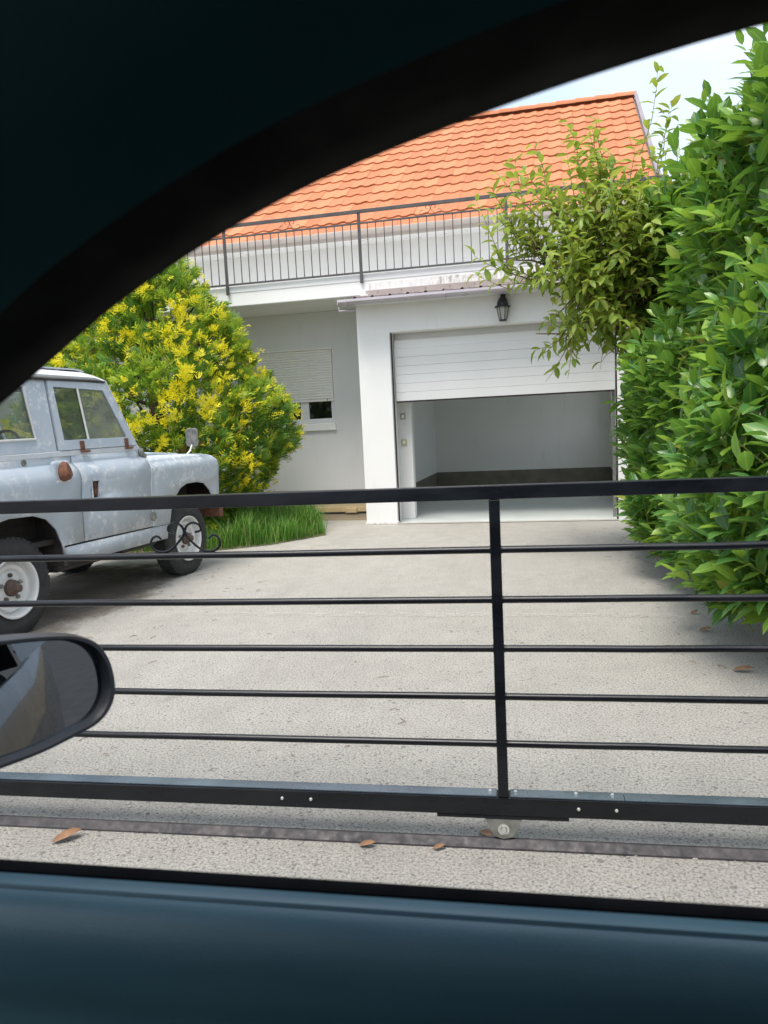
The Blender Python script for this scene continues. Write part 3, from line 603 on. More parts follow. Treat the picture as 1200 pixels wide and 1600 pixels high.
# roof
rfm = MB(); rws = []
for y, z in ((-.70, 1.862), (-.705, 1.888), (-.67, 1.912), (-.55, 1.945), (-.3, 1.97), (0, 1.978), (.3, 1.97), (.55, 1.945), (.67, 1.912), (.705, 1.888), (.70, 1.862)):
    rws.append([(-.78, y, z-.012), (-.70, y, z), (.4, y, z+.004), (1.12, y*.995, z-.002), (1.24, y*.985, z-.026), (1.285, y*.97, z-.055+(1.978-z)*.35)])
rfm.loft(rws); r1 = rfm.build('roof', 'roof_grey', lr, smooth=50); s_ = r1.modifiers.new('s', 'SOLIDIFY'); s_.thickness = .02
bx('roof_gutter', 'dark_metal', r1, -.76, 1.24, -.705, -.688, 1.848, 1.862)
for y0, y1 in ((-.56, -.36), (-.34, -.12), (-.10, .12), (.14, .34), (.36, .56)):
    t_ = MB(); t_.loft([[(-.7, y0, 2.01-.11*abs(y0)**2), (1.08, y0, 2.00-.11*abs(y0)**2), (1.16, y0, 1.985-.11*abs(y0)**2)], [(-.7, y1, 2.01-.11*abs(y1)**2), (1.08, y1, 2.00-.11*abs(y1)**2), (1.16, y1, 1.985-.11*abs(y1)**2)]]); q_ = t_.build('roof_skin_panel', 'roof_grey', r1); s_ = q_.modifiers.new('s', 'SOLIDIFY'); s_.thickness = .012
    bx('roof_skin_spacer', 'dark_metal', q_, -.66, 1.08, (y0+y1)/2-.02, (y0+y1)/2+.02, 1.95, 1.99-.11*max(abs(y0), abs(y1))**2)
# windscreen, bulkhead, bonnet, grille, floor, rear
wsc = MB(); wsc.add([(1.545, -.66, 1.31), (1.545, .66, 1.31), (1.275, .63, 1.82), (1.275, -.63, 1.82)], [(0, 1, 2, 3)]); wsc.build('windscreen', 'vehicle_glass', lr)
wf = MB(); wf.tube([(1.268, -.68, 1.845), (1.268, .68, 1.845)], .022, 8); wf.tube([(1.41, 0, 1.565), (1.41, 0, 1.565001)], .001, 4); wf.tube([(1.547, 0, 1.30), (1.272, 0, 1.84)], .018, 6); wf.build('windscreen_frame', 'primer_grey', lr)
bx('bulkhead', 'primer_grey', lr, 1.50, 1.60, -.73, .73, .6, 1.30, bevel=.012)
bn = MB(); bn.loft([[(1.60, y, 1.225+.03*math.cos(y*2.6)) for y in (-.47, -.46, -.35, 0, .35, .46, .47)], [(2.2, y, 1.205+.028*math.cos(y*2.6)) for y in (-.47, -.46, -.35, 0, .35, .46, .47)], [(2.56, y, 1.185+.02*math.cos(y*2.6)) for y in (-.47, -.46, -.35, 0, .35, .46, .47)], [(2.62, y, 1.16) for y in (-.47, -.46, -.35, 0, .35, .46, .47)]]); b1 = bn.build('bonnet', 'primer_grey', lr, smooth=40); s_ = b1.modifiers.new('s', 'SOLIDIFY'); s_.thickness = .03
bx('radiator_panel', 'dark_metal', lr, 2.55, 2.60, -.45, .45, .62, 1.15)
bx('front_bumper', 'rust', lr, 2.78, 2.86, -.79, .79, .50, .60, bevel=.01)
bx('chassis', 'dark_metal', lr, -.75, 2.78, -.40, .40, .40, .56)
bx('fuel_tank', 'dark_metal', lr, .50, 1.15, -.68, -.36, .36, .58, bevel=.03); bx('gearbox', 'dark_metal', lr, .9, 2.0, -.25, .25, .28, .6, bevel=.05); bx('outrigger', 'dark_metal', lr, 1.25, 1.75, -.72, .72, .38, .55, bevel=.02)
bx('floor', 'dark_metal', lr, -.72, 1.55, -.70, .70, .60, .64)
bx('rear_inner_arch', 'dark_metal', lr, -.5, .52, .44, .70, .64, .92); bx('rear_inner_arch', 'dark_metal', lr, -.5, .52, -.52, -.44, .4, .92); bx('rear_arch_roof', 'dark_metal', lr, -.5, .5, -.76, -.44, .885, .92)
bx('arch_bulkhead', 'dark_metal', lr, .49, .53, -.76, -.40, .42, .92); bx('arch_bulkhead', 'dark_metal', lr, 1.60, 1.64, -.76, -.40, .42, 1.1)
bx('front_arch_roof', 'dark_metal', lr, 1.62, 2.72, -.77, -.44, 1.06, 1.09); bx('front_arch_end', 'dark_metal', lr, 2.71, 2.74, -.77, -.44, .62, 1.08)
bx('front_inner_wing', 'dark_metal', lr, 1.62, 2.70, -.46, -.43, .45, 1.15); bx('front_arch_roof', 'dark_metal', lr, 1.62, 2.72, -.77, -.44, 1.06, 1.09); bx('front_arch_end', 'dark_metal', lr, 2.71, 2.74, -.77, -.44, .62, 1.08)
bx('front_inner_wing', 'dark_metal', lr, 1.62, 2.70, .43, .46, .45, 1.15); bx('tail_panel', 'primer_grey', lr, -.76, -.742, -.73, .73, .52, 1.86, bevel=.004)
st = MB()
for y in (-.45, .0, .45): st.box(.62, 1.05, y-.2, y+.2, .64, .98); st.box(.58, .68, y-.2, y+.2, .9, 1.36)
st.build('seats', 'seal_black', lr, bevel=.03)
dsh = MB(); dsh.box(1.35, 1.5, -.68, .68, 1.12, 1.30); dsh.build('dashboard', 'dark_metal', lr, bevel=.02)
stw = MB(); stw.tube([(1.12+.08*math.sin(a), .36+.20*math.cos(a), 1.30+.19*math.sin(a)) for a in np.linspace(0, 2*math.pi, 25)], .013, 8); stw.tube([(1.12, .36, 1.30), (1.36, .36, 1.15)], .02, 6); stw.build('steering_wheel', 'seal_black', lr, smooth=40)
# wing mirror
wm = MB(); wm.tube([(2.36, -.70, 1.16), (2.41, -.73, 1.215), (2.44, -.735, 1.27)], .009, 8); w1 = wm.build('wing_mirror', 'rim_silver', lr, smooth=40)
ho = MB(); po_ = [(.075*max(-1, min(1, 1.25*math.cos(a))), .09*max(-1, min(1, 1.25*math.sin(a)))) for a in np.linspace(0, 2*math.pi, 33)[:-1]]
Mm = Matrix.Translation((2.45, -.74, 1.345)) @ Matrix.Rotation(R(-8), 4, 'Z')
ho.prism(po_, -.0, .012, lambda u, v, d: tuple(Mm @ Vector((-d, u, v)))); ho.prism([(u*.6, v*.6) for u, v in po_], -.03, .0, lambda u, v, d: tuple(Mm @ Vector((-d, u, v)))); ho.build('mirror_shell', 'galvanised', w1, bevel=.005)
gl = MB(); gl.prism([(u*.88, v*.9) for u, v in po_], .0125, .0135, lambda u, v, d: tuple(Mm @ Vector((-d, u, v)))); gl.build('mirror_glass', 'old_mirror', w1)
# hinges, windscreen pivot on right
pv = MB(); pv.lathe([(0, -.735), (.03, -.74), (.035, -.76), (.018, -.775), (0, -.777)], (1.575, 0, 1.245), 'Y', 10, False); pv.lathe([(0, -.735), (.02, -.74), (.02, -.77), (0, -.777)], (1.60, 0, 1.20), 'Y', 8, False); pv.build('windscreen_pivot', 'galvanised', lr, smooth=40)
# wheels
def wheel(x, ysgn, steer=0):
    wt = empty('wheel', (x, ysgn*.655, .36), steer if ysgn < 0 else steer+math.pi); wt.parent = lr
    ty = MB(); ty.lathe([(.205, -.07), (.225, -.085), (.28, -.095), (.325, -.09), (.352, -.072), (.362, -.045), (.364, 0), (.362, .045), (.352, .072), (.325, .09), (.28, .095), (.225, .085), (.205, .07)], (0, 0, 0), 'Y', 44, False); ty.build('tyre', 'rubber', wt, smooth=35)
    tb = MB()
    for k in range(44):
        a = 2*math.pi*k/44
        for y0, y1, off in ((-.07, -.03, 0), (-.025, .025, .5), (.03, .07, 0)):
            aa = a+off*2*math.pi/44; Mx = Matrix.Rotation(-aa, 4, 'Y') @ Matrix.Translation((.362, 0, 0))
            tb.box(-.012, .0025, y0, y1, -.019, .019, Mx)
    tb.build('tread', 'rubber', wt)
    ri = MB(); ri.lathe([(.214, -.085), (.222, -.09), (.222, -.098), (.212, -.10), (.204, -.092), (.200, -.075), (.196, -.04), (.186, -.03), (.178, -.045), (.165, -.055), (.14, -.05), (.125, -.03), (.118, -.032), (.10, -.045), (.06, -.048), (.0, -.05)], (0, 0, 0), 'Y', 40, False); ri.build('rim', 'rim_silver', wt, smooth=30)
    hb = MB(); hb.lathe([(.062, -.04), (.06, -.075), (.048, -.082), (.040, -.10), (.030, -.104), (.028, -.132), (.018, -.138), (0, -.138)], (0, 0, 0), 'Y', 18, False); hb.build('hub', 'hub_brown', wt, smooth=35)
    for k in range(5):
        a = 2*math.pi*k/5+.3; nb = MB(); nb.lathe([(.016, -.045), (.016, -.062), (.010, -.070), (0, -.070)], (.092*math.cos(a), 0, .092*math.sin(a)), 'Y', 6, False); nb.build('wheel_nut', 'hub_brown' if k % 2 else 'galvanised', wt)
    db = MB(); db.lathe([(.19, -.02), (.19, .06), (0, .06)], (0, 0, 0), 'Y', 20, False); db.build('brake_drum', 'dark_metal', wt)
for x, st_ in ((0, 0), (WB_, 0)):
    for s in (-1, 1): wheel(x, s, st_)
for x in (0, WB_): 
    a_ = MB(); a_.tube([(x, -.62, .36), (x, .62, .36)], .045, 10); a_.lathe([(0, -.12), (.1, -.07), (.12, 0), (.1, .07), (0, .12)], (x, .15, .36), 'X', 12, False); a_.build('axle', 'dark_metal', lr)

# ------------------------------------------------------------------ plants
def leaf_geo(L, Wd, fold, curl, tipdown=0):
    """12-triangle leaf along +X, blade in XY, V-folded, curling down"""
    st_ = [(0, 0), (.17, .66), (.42, 1.0), (.74, .80), (1.0, 0)]
    V = []; idx = []
    for t, wv in st_:
        x = L*t; zc = -curl*L*t*t
        if wv == 0: V.append((x, 0, zc)); idx.append((len(V)-1,))
        else:
            hw = Wd*wv/2
            V += [(x, hw, zc+hw*fold), (x, 0, zc), (x, -hw, zc+hw*fold)]; idx.append((len(V)-3, len(V)-2, len(V)-1))
    Fs = [(idx[0][0], idx[1][1], idx[1][0]), (idx[0][0], idx[1][2], idx[1][1])]
    for i in (1, 2):
        a, b = idx[i], idx[i+1]; Fs += [(a[0], a[1], b[1], b[0]), (a[1], a[2], b[2], b[1])]
    Fs += [(idx[3][0], idx[3][1], idx[4][0]), (idx[3][1], idx[3][2], idx[4][0])]
    return np.array(V), Fs
def frame(d, up):
    """3x3 with X along d, Z close to up"""
    d = d/np.linalg.norm(d); y = np.cross(up, d); n_ = np.linalg.norm(y)
    y = np.array([0, 1, 0]) if n_ < 1e-4 else y/n_
    return np.stack([d, y, np.cross(d, y)], axis=1)
def visible_pick(cands, n, key):
    return sorted(cands, key=key)[:n]
def plant_leaves(parent, leaves, geos, mat, nsingle, lname, sname, org, score):
    """leaves: list of (pos, R3, scale, geo index). The nsingle largest in view become objects, the rest one mesh."""
    sc = sorted(range(len(leaves)), key=lambda i: score(leaves[i]))
    single = set(sc[:nsingle]); mes = []
    for V, Fs in geos:
        q = MB(); q.add(V, Fs); q.rib = [1.0 if abs(v[1]) < 1e-6 else 0.0 for v in V]; me = q.mesh(lname, mat, 80, fix=False); mes.append(me)
    rest = MB(); rr = random.Random(7)
    for i, (p, R3, s, g) in enumerate(leaves):
        if i in single:
            mx = Matrix.Identity(4)
            for a in range(3):
                for b in range(3): mx[a][b] = R3[a, b]*s
                mx[a][3] = p[a]-org[a]
            inst(lname, mes[g], parent, mx)
        else:
            V = (geos[g][0]*s) @ R3.T+(p-np.array(org)); rest.add(V.tolist(), geos[g][1], rr.random()); rest.rib += [1.0 if abs(v[1]) < 1e-6 else 0.0 for v in geos[g][0]]
    o = rest.build(sname, mat, parent, smooth=80, fix=False); tag(o, kind='stuff'); return o
def size_score(pad=30):
    def f(l):
        x, y, z = proj(l[0]);
        if z < .5 or not (-pad < x < 1200+pad) or not (0 < y < 1150): return 1e6
        return z/l[2]
    return f

# laurel hedge
rs = np.random.default_rng(21)
hedge = empty('laurel_hedge', (1.9, 6.7, 0), label='tall glossy green laurel hedge along the right side of the drive', cat='hedge')
HC = np.array([1.92, 6.45, 1.60]); HH = np.array([.80, 2.85, 1.68])
def hedge_surface():
    f = rs.choice(5, p=[.60, .12, .20, .04, .04])
    q = rs.uniform(-1, 1, 3)
    if f == 0: q[0] = -1
    elif f == 1: q[1] = -1
    elif f == 2: q[2] = 1
    elif f == 3: q[0] = 1
    else: q[1] = 1
    k = 5.0; rr = (np.abs(q)**k).sum()**(1/k); q = q/rr
    nrm = np.sign(q)*np.abs(q)**(k-1)/HH; nrm /= np.linalg.norm(nrm)
    p = HC+q*HH
    d = .30*mnoise.noise(Vector(p*1.2))+.16*mnoise.noise(Vector(p*3.1))
    d += -.22*max(0, .45-p[2])     # undercut at the ground
    p = p+np.array([.16*(p[2]-1.2) if p[2] > 1.2 else 0, 0, 0])
    p = p+np.array([.16*max(0, p[1]-7.8), 0, 0])
    return p+nrm*d, nrm
lg = [leaf_geo(1, .42, .30, .18), leaf_geo(1, .46, .22, .28), leaf_geo(1, .40, .42, .10)]
old, young, stems = [], [], MB()
def shoot(p, dirn, n_, L, sink):
    ax = dirn/np.linalg.norm(dirn); yng = rs.random() < .10 and sink < .08
    p0 = p-ax*.12
    if sink < .1 and rs.random() < .5:
        stems.tube([p0-np.array([1.9, 6.7, 0])-ax*.1, p0+ax*L-np.array([1.9, 6.7, 0])], [.005, .002], 4, caps=False)
    ph = rs.uniform(0, 6.28)
    for k in range(n_):
        t = (k+.5)/n_; ph += 2.4
        side = np.cross(ax, [0, 0, 1.0]); side /= max(1e-3, np.linalg.norm(side)); oth = np.cross(ax, side)
        rad = side*math.cos(ph)+oth*math.sin(ph)
        spread = 1.0-.55*t
        d = ax*(.35+.6*t)+rad*spread+np.array([0, 0, .12])+rs.normal(0, .12, 3)
        up = ax*.8+np.array([0, 0, .9])+rs.normal(0, .25, 3)
        s = rs.choice([rs.uniform(.09, .15), rs.uniform(.14, .22)], p=[.35, .65])*(1-.35*max(0, t-.75)/.25)*(.8 if yng else 1)
        (young if yng and t > .25 else old).append((p0+ax*L*t, frame(d, up), s, rs.integers(3)))
for i in range(2700):
    p, nrm = hedge_surface()
    if p[2] < .06: continue
    sink = rs.random()**2*.35
    d = nrm*.75+np.array([0, 0, .75])+rs.normal(0, .28, 3)
    shoot(p-nrm*sink, d, rs.integers(6, 10), rs.uniform(.18, .34), sink)
for i in range(60):      # long shoots standing out of the top
    y = rs.uniform(4.0, 8.8); x = rs.uniform(1.4, 2.1); p = np.array([x, y, 3.15-.25*rs.random()])
    shoot(p, np.array([rs.normal(-.1, .2), rs.normal(-.05, .2), 1]), 12, rs.uniform(.35, .65), 0)
for i in range(2600):     # leaves inside the hedge
    p = HC+rs.uniform(-.8, .8, 3)*HH
    old.append((p, frame(rs.normal(0, 1, 3), np.array([0, 0, 1.0])+rs.normal(0, .4, 3)), rs.uniform(.12, .18), rs.integers(3)))
org = (1.9, 6.7, 0)
plant_leaves(hedge, old, lg, 'laurel_leaf', 270, 'leaf', 'foliage', org, size_score())
plant_leaves(hedge, young, lg, 'laurel_young', 30, 'young_leaf', 'young_foliage', org, size_score())
o = stems.build('green_shoots', 'twig_green', hedge, fix=False); tag(o, kind='stuff')
for i in range(16):
    b_ = MB(); y = 5.0+i*.25+rs.uniform(-.1, .1); x = 1.95+rs.uniform(-.2, .2); q = [np.array([x, y, 0])-org]
    for k in range(5): q.append(q[-1]+np.array([rs.normal(0, .1), rs.normal(0, .1), .46]))
    b_.tube(q, [.03, .026, .022, .016, .011, .006], 6); b_.build('stem', 'bark', hedge)

# small fruit tree leaning out of the hedge
rs = np.random.default_rng(8)
torg = np.array([1.75, 7.9, 0])
tree = empty('fruit_tree', torg, label='small tree with thin olive green leaves overhanging the garage door', cat='tree')
pg = [leaf_geo(1, .42, .45, .35), leaf_geo(1, .38, .6, .5), leaf_geo(1, .46, .3, .2)]
trunk = [np.array([1.75, 7.9, 0]), np.array([1.70, 7.85, .8]), np.array([1.52, 7.75, 1.6]), np.array([1.22, 7.65, 2.25])]
b_ = MB(); b_.tube([p-torg for p in trunk], [.05, .045, .04, .034], 10); b_.build('trunk', 'bark', tree, smooth=60)
plv = []; tw = MB()
CC = np.array([.74, 7.45, 2.74]); CR = np.array([1.18, .70, .80])
def twig(a, d, L, dens):
    q = [a]; dd = d/np.linalg.norm(d)
    for k in range(5):
        dd = dd+np.array([0, 0, .05])+rs.normal(0, .09, 3); dd /= np.linalg.norm(dd); q.append(q[-1]+dd*L/5)
    if q[-1][0] < .14 and 1.9 < q[-1][2] < 2.66: return
    tw.tube([p-torg for p in q], [.005, .0045, .004, .003, .0022, .0015], 4, caps=False)
    n_ = max(3, int(L/dens)); ph = rs.uniform(0, 6.28)
    for i in range(n_):
        t = (i+1)/n_*4.99; k = int(t); p = q[k]+(q[k+1]-q[k])*(t-k); ax = q[k+1]-q[k]; ax /= np.linalg.norm(ax); ph += 2.5
        sd_ = np.cross(ax, [0.3, .2, 1.0]); sd_ /= np.linalg.norm(sd_); ot = np.cross(ax, sd_)
        rad = sd_*math.cos(ph)+ot*math.sin(ph)
        dl = ax*.65+rad*.75+np.array([-.05, 0, -.12])+rs.normal(0, .15, 3)
        if (p[0] < .12 and 1.9 < p[2] < 2.60) or (p[2] < 2.0 and rs.random() < .8): continue
        plv.append((p, frame(dl, np.array([0, 0, 1.0])+ax*.3+rs.normal(0, .3, 3)), rs.uniform(.085, .14), rs.integers(3)))
limbs = []
for i in range(42):
    while True:
        u = rs.uniform(-1, 1, 3)
        if (u**2).sum() < 1 and (u**2).sum() > .12: break
    tip = CC+u*CR*.92
    if tip[0] < .2 and tip[2] < 2.7: tip[0] = .3+.3*rs.random()
    st_ = trunk[3] if rs.random() < .6 else trunk[2]+(trunk[3]-trunk[2])*rs.random()
    mid = st_*.5+tip*.5+np.array([0, 0, .12])+rs.normal(0, .08, 3)
    q = [st_, (st_+mid)/2+rs.normal(0, .03, 3), mid, (mid+tip)/2+rs.normal(0, .05, 3), tip]
    b_ = MB(); b_.tube([p-torg for p in q], [.018, .014, .011, .008, .005], 6); b_.build('limb', 'twig_brown', tree, smooth=60)
    for k in range(11):
        t = rs.uniform(1.2, 3.99); j = int(t); a = q[j]+(q[j+1]-q[j])*(t-j)
        out = (a-CC)/CR
        twig(a, out*.8+np.array([-.25, -.2, .45])+rs.normal(0, .5, 3), rs.uniform(.25, .62), .036)
for (x, y, z, L, dx) in ((1.14, 7.4, 3.45, .75, .25), (1.3, 7.5, 3.25, .65, .1), (.62, 7.4, 3.3, .55, -.03), (.34, 7.4, 3.2, .45, -.05), (.13, 7.4, 3.05, .5, -.1), (.80, 7.4, 3.3, .45, .0), (1.3, 7.5, 3.3, .6, .12), (-.02, 7.35, 2.7, .36, -.6), (.0, 7.35, 2.55, .38, -1.0), (.15, 7.4, 2.15, .3, -.5), (.5, 7.2, 2.0, .3, -.1)):
    twig(np.array([x, y, z+(.18 if z > 2.9 else 0)]), np.array([dx, -.05, 1.0 if z > 2.9 else (.3 if z > 2.4 else -.6)]), L, .042)
for i in range(22):      # upright twigs between the crown and the hedge
    twig(np.array([rs.uniform(.75, 1.75), rs.uniform(7.2, 7.9), rs.uniform(2.75, 3.4)]), np.array([rs.normal(.05, .3), rs.normal(-.1, .2), 1.0]), rs.uniform(.35, .6), .038)
for i in range(16):
    twig(np.array([rs.uniform(.1, .9), rs.uniform(7.1, 7.5), rs.uniform(2.7, 3.2)]), np.array([rs.normal(-.25, .3), rs.normal(-.1, .2), .8]), rs.uniform(.3, .55), .045)
plant_leaves(tree, plv, pg, 'plum_leaf', 300, 'leaf', 'foliage', torg, size_score(0))
o = tw.build('twigs', 'twig_brown', tree, fix=False); tag(o, kind='stuff')

# golden variegated cedar
rs = np.random.default_rng(4)
corg = np.array([-4.78, 9.8, 0])
ced = empty('cedar_tree', corg, label='bushy variegated conifer with bright yellow patches behind the grey car', cat='tree')
PZ = [.25, .5, .8, 1.1, 1.4, 1.8, 2.2, 2.6, 3.0, 3.4, 3.75, 4.05]; PR = [1.05, 1.35, 1.6, 1.70, 1.70, 1.56, 1.36, 1.16, .95, .68, .40, .08]
b_ = MB(); b_.tube([(0, 0, 0), (.05, .02, 1), (.0, .03, 2), (.03, .0, 3), (0, 0, 3.9)], [.16, .13, .10, .06, .02], 12); b_.build('trunk', 'bark', ced, smooth=60)
b_ = MB(); b_.tube([(.1, -.1, .1), (.45, -.35, .9), (.75, -.55, 1.7), (.95, -.6, 2.5)], [.10, .085, .06, .03], 10); b_.build('trunk', 'bark', ced, smooth=60)
def spray_geo(nb, L, w_, seed):
    g = np.random.default_rng(seed); V = []; Fs = []
    for k in range(nb):
        t = k/(nb-1); x0 = L*(.12+.60*t); s = (1 if k % 2 else -1)
        an = s*R(62-34*t)*g.uniform(.8, 1.15) if k < nb-1 else 0
        l_ = L*(.52-.20*t)*g.uniform(.75, 1.2); dx, dy = math.cos(an)*l_, math.sin(an)*l_
        nx, ny = -math.sin(an)*w_/2, math.cos(an)*w_/2; z = g.normal(0, .012)*L/.15; dr_ = -.25*l_
        b = len(V); V += [(x0-nx, -ny, z), (x0+dx*.55-nx*1.4, dy*.55-ny*1.4, z+dr_*.2), (x0+dx, dy, z+dr_), (x0+dx*.55+nx*1.4, dy*.55+ny*1.4, z+dr_*.2), (x0+nx, ny, z)]
        Fs += [(b, b+1, b+3, b+4), (b+1, b+2, b+3)]
    return np.array(V), Fs
sg = [spray_geo(13, .15, .0105, 1), spray_geo(15, .17, .010, 2), spray_geo(11, .13, .011, 3)]
def csurf(depth, front=False):
    while True:
        z = rs.uniform(.2, 4.0); 
        if rs.random() < np.interp(z, PZ, PR)/2.05: break
    a = rs.uniform(0, 2*math.pi) if rs.random() < .35 else rs.uniform(-math.pi*1.02, math.pi*.12)
    if front: a = rs.normal(-1.35, .72)
    rad = np.interp(z, PZ, PR); e = np.array([math.cos(a), math.sin(a)*.86])
    lump = 1+.16*mnoise.noise(Vector((math.cos(a)*1.7, math.sin(a)*1.7, z*1.5)))+.10*mnoise.noise(Vector((math.cos(a)*4.5, math.sin(a)*4.5, z*3.6)))
    rr = rad*lump-depth
    return np.array([e[0]*rr, e[1]*rr, z]), np.array([e[0], e[1], .35])
green = MB(); brown = MB()
for i in range(10500):
    dp = abs(rs.normal(0, .16)) if i < 8800 else rs.uniform(.2, 1.0)
    p, nr = csurf(dp)
    if mnoise.noise(Vector(p*2.1+np.array([5, 1, 2]))) < -.22 and dp < .35: continue      # gaps between the sprays
    d = nr*.8+np.array([0, 0, .45])+rs.normal(0, .42, 3); g = rs.integers(3)
    R3 = frame(d, np.array([rs.normal(0, .6), rs.normal(0, .6), 1.0]) if rs.random() < .55 else rs.normal(0, 1, 3))
    V, Fs = sg[g]; V = (V*rs.uniform(.8, 1.35)) @ R3.T+p
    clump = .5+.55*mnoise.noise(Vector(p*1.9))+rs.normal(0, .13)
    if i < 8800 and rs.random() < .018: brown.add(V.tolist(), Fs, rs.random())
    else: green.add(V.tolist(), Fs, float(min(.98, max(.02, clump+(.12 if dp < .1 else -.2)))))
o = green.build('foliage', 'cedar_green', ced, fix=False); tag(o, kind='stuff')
o = brown.build('dead_foliage', 'cedar_brown', ced, fix=False); tag(o, kind='stuff')
ym = []
for s in range(5):
    g = np.random.default_rng(60+s); q = MB()
    for k in range(3):
        V, Fs = spray_geo(9, .15, .0115, 70+s*7+k); d = np.array([1, g.normal(0, .55), g.normal(0, .45)]); R3 = frame(d, g.normal(0, .7, 3)+np.array([0, 0, 1.]))
        q.add((V @ R3.T+g.normal(0, .025, 3)).tolist(), Fs)
    ym.append(q.mesh('yellow_spray', 'cedar_yellow', None, fix=False))
cnt = 0
centres = []
while len(centres) < 74:
    p, nr = csurf(-.07, True)
    if p[1] < .45: centres.append((p, nr))
for p, nr in centres:
    for k in range(rs.integers(1, 7)):
        if cnt >= 295: break
        d = nr+np.array([0, 0, .35])+rs.normal(0, .4, 3); R3 = frame(d, np.array([0, 0, 1.])+rs.normal(0, .5, 3)); s = rs.uniform(.65, 1.2)
        pp = p+np.clip(rs.normal(0, .09, 3), -.13, .13); mx = Matrix.Identity(4)
        for a in range(3):
            for b in range(3): mx[a][b] = R3[a, b]*s
            mx[a][3] = pp[a]
        inst('yellow_spray', ym[rs.integers(5)], ced, mx); cnt += 1
# scattered single yellow tips
yt = MB()
for i in range(1500):
    p, nr = csurf(rs.normal(-.03, .07)); V, Fs = spray_geo(6, .09, .010, 300+i % 7)
    R3 = frame(nr+rs.normal(0, .5, 3), np.array([0, 0, 1.])+rs.normal(0, .6, 3)); yt.add(((V*rs.uniform(.7, 1.3)) @ R3.T+p).tolist(), Fs, rs.random())
o = yt.build('yellow_tips', 'cedar_yellow', ced, fix=False); tag(o, kind='stuff')
for i in range(40):
    p, nr = csurf(.05); b_ = MB(); st_ = np.array([.0, 0, p[2]*.75]); mid = (st_+p)/2+np.array([0, 0, -.08]); b_.tube([st_, mid, p], [.03, .018, .005], 5); b_.build('branch', 'bark', ced)

# grass tuft under the conifer
rs = np.random.default_rng(12); gr = MB()
poly = [(-3.60, 8.35), (-2.95, 8.75), (-2.42, 9.45), (-2.75, 10.3), (-3.1, 11.4), (-6.0, 11.5), (-6.0, 8.4)]
def inside(x, y):
    c = False
    for i in range(len(poly)):
        (x1, y1), (x2, y2) = poly[i], poly[i-1]
        if (y1 > y) != (y2 > y) and x < (x2-x1)*(y-y1)/(y2-y1)+x1: c = not c
    return c
cnt = 0
while cnt < 15000:
    x, y = rs.uniform(-5.6, -2.4), rs.uniform(8.3, 11.3)
    if not inside(x, y) or rs.random() < .4*(x < -4.2): continue
    cnt += 1; h = rs.uniform(.14, .34)*(1+.9*mnoise.noise(Vector((x*2.6, y*2.6, 0)))); a = rs.uniform(0, 6.28); ln = rs.uniform(.15, .8)*h; w2 = rs.uniform(.003, .0055)
    dx, dy = math.cos(a)*ln, math.sin(a)*ln; sx, sy_ = -math.sin(a)*w2, math.cos(a)*w2
    gr.add([(x-sx, y-sy_, 0), (x+sx, y+sy_, 0), (x+dx*.35+sx*.8, y+dy*.35+sy_*.8, h*.6), (x+dx*.35-sx*.8, y+dy*.35-sy_*.8, h*.6), (x+dx, y+dy, h)], [(0, 1, 2, 3), (3, 2, 4)], float(rs.random()))
o = gr.build('grass', 'grass_blade', fix=False); tag(o, label='uncut tuft of green grass at the foot of the conifer', cat='grass', kind='stuff')
sheet('planting_bed', 'soil', poly, .006)

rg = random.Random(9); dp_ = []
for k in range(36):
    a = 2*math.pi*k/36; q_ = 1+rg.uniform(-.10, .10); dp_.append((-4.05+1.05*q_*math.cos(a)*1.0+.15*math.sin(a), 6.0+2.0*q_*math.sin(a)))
simple('earth_shade', (.12, .095, .07), (.22, .185, .145), 3, .95, bmp=.6, bscale=70, bdist=.008)
nt_ = M['earth_shade'].node_tree; tc_ = N(nt_, 'ShaderNodeTexCoord'); ds_ = N(nt_, 'ShaderNodeVectorMath', operation='DISTANCE'); ds_.inputs[1].default_value = (.5, .5, .5)
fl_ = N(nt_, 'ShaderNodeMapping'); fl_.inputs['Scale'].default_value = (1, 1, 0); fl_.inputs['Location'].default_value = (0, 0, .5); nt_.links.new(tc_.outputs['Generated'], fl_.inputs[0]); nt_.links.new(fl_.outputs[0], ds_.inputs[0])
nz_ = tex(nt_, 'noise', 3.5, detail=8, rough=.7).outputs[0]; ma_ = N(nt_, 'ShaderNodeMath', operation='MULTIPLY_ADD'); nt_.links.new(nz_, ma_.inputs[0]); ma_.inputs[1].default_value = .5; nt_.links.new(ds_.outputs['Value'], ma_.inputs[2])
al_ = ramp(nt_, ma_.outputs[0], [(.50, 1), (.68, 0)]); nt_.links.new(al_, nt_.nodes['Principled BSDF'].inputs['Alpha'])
sheet('earth_shade_patch', 'earth_shade', dp_, .004)  # earth-brown ground, its dark colour also painting the shade under the parked car

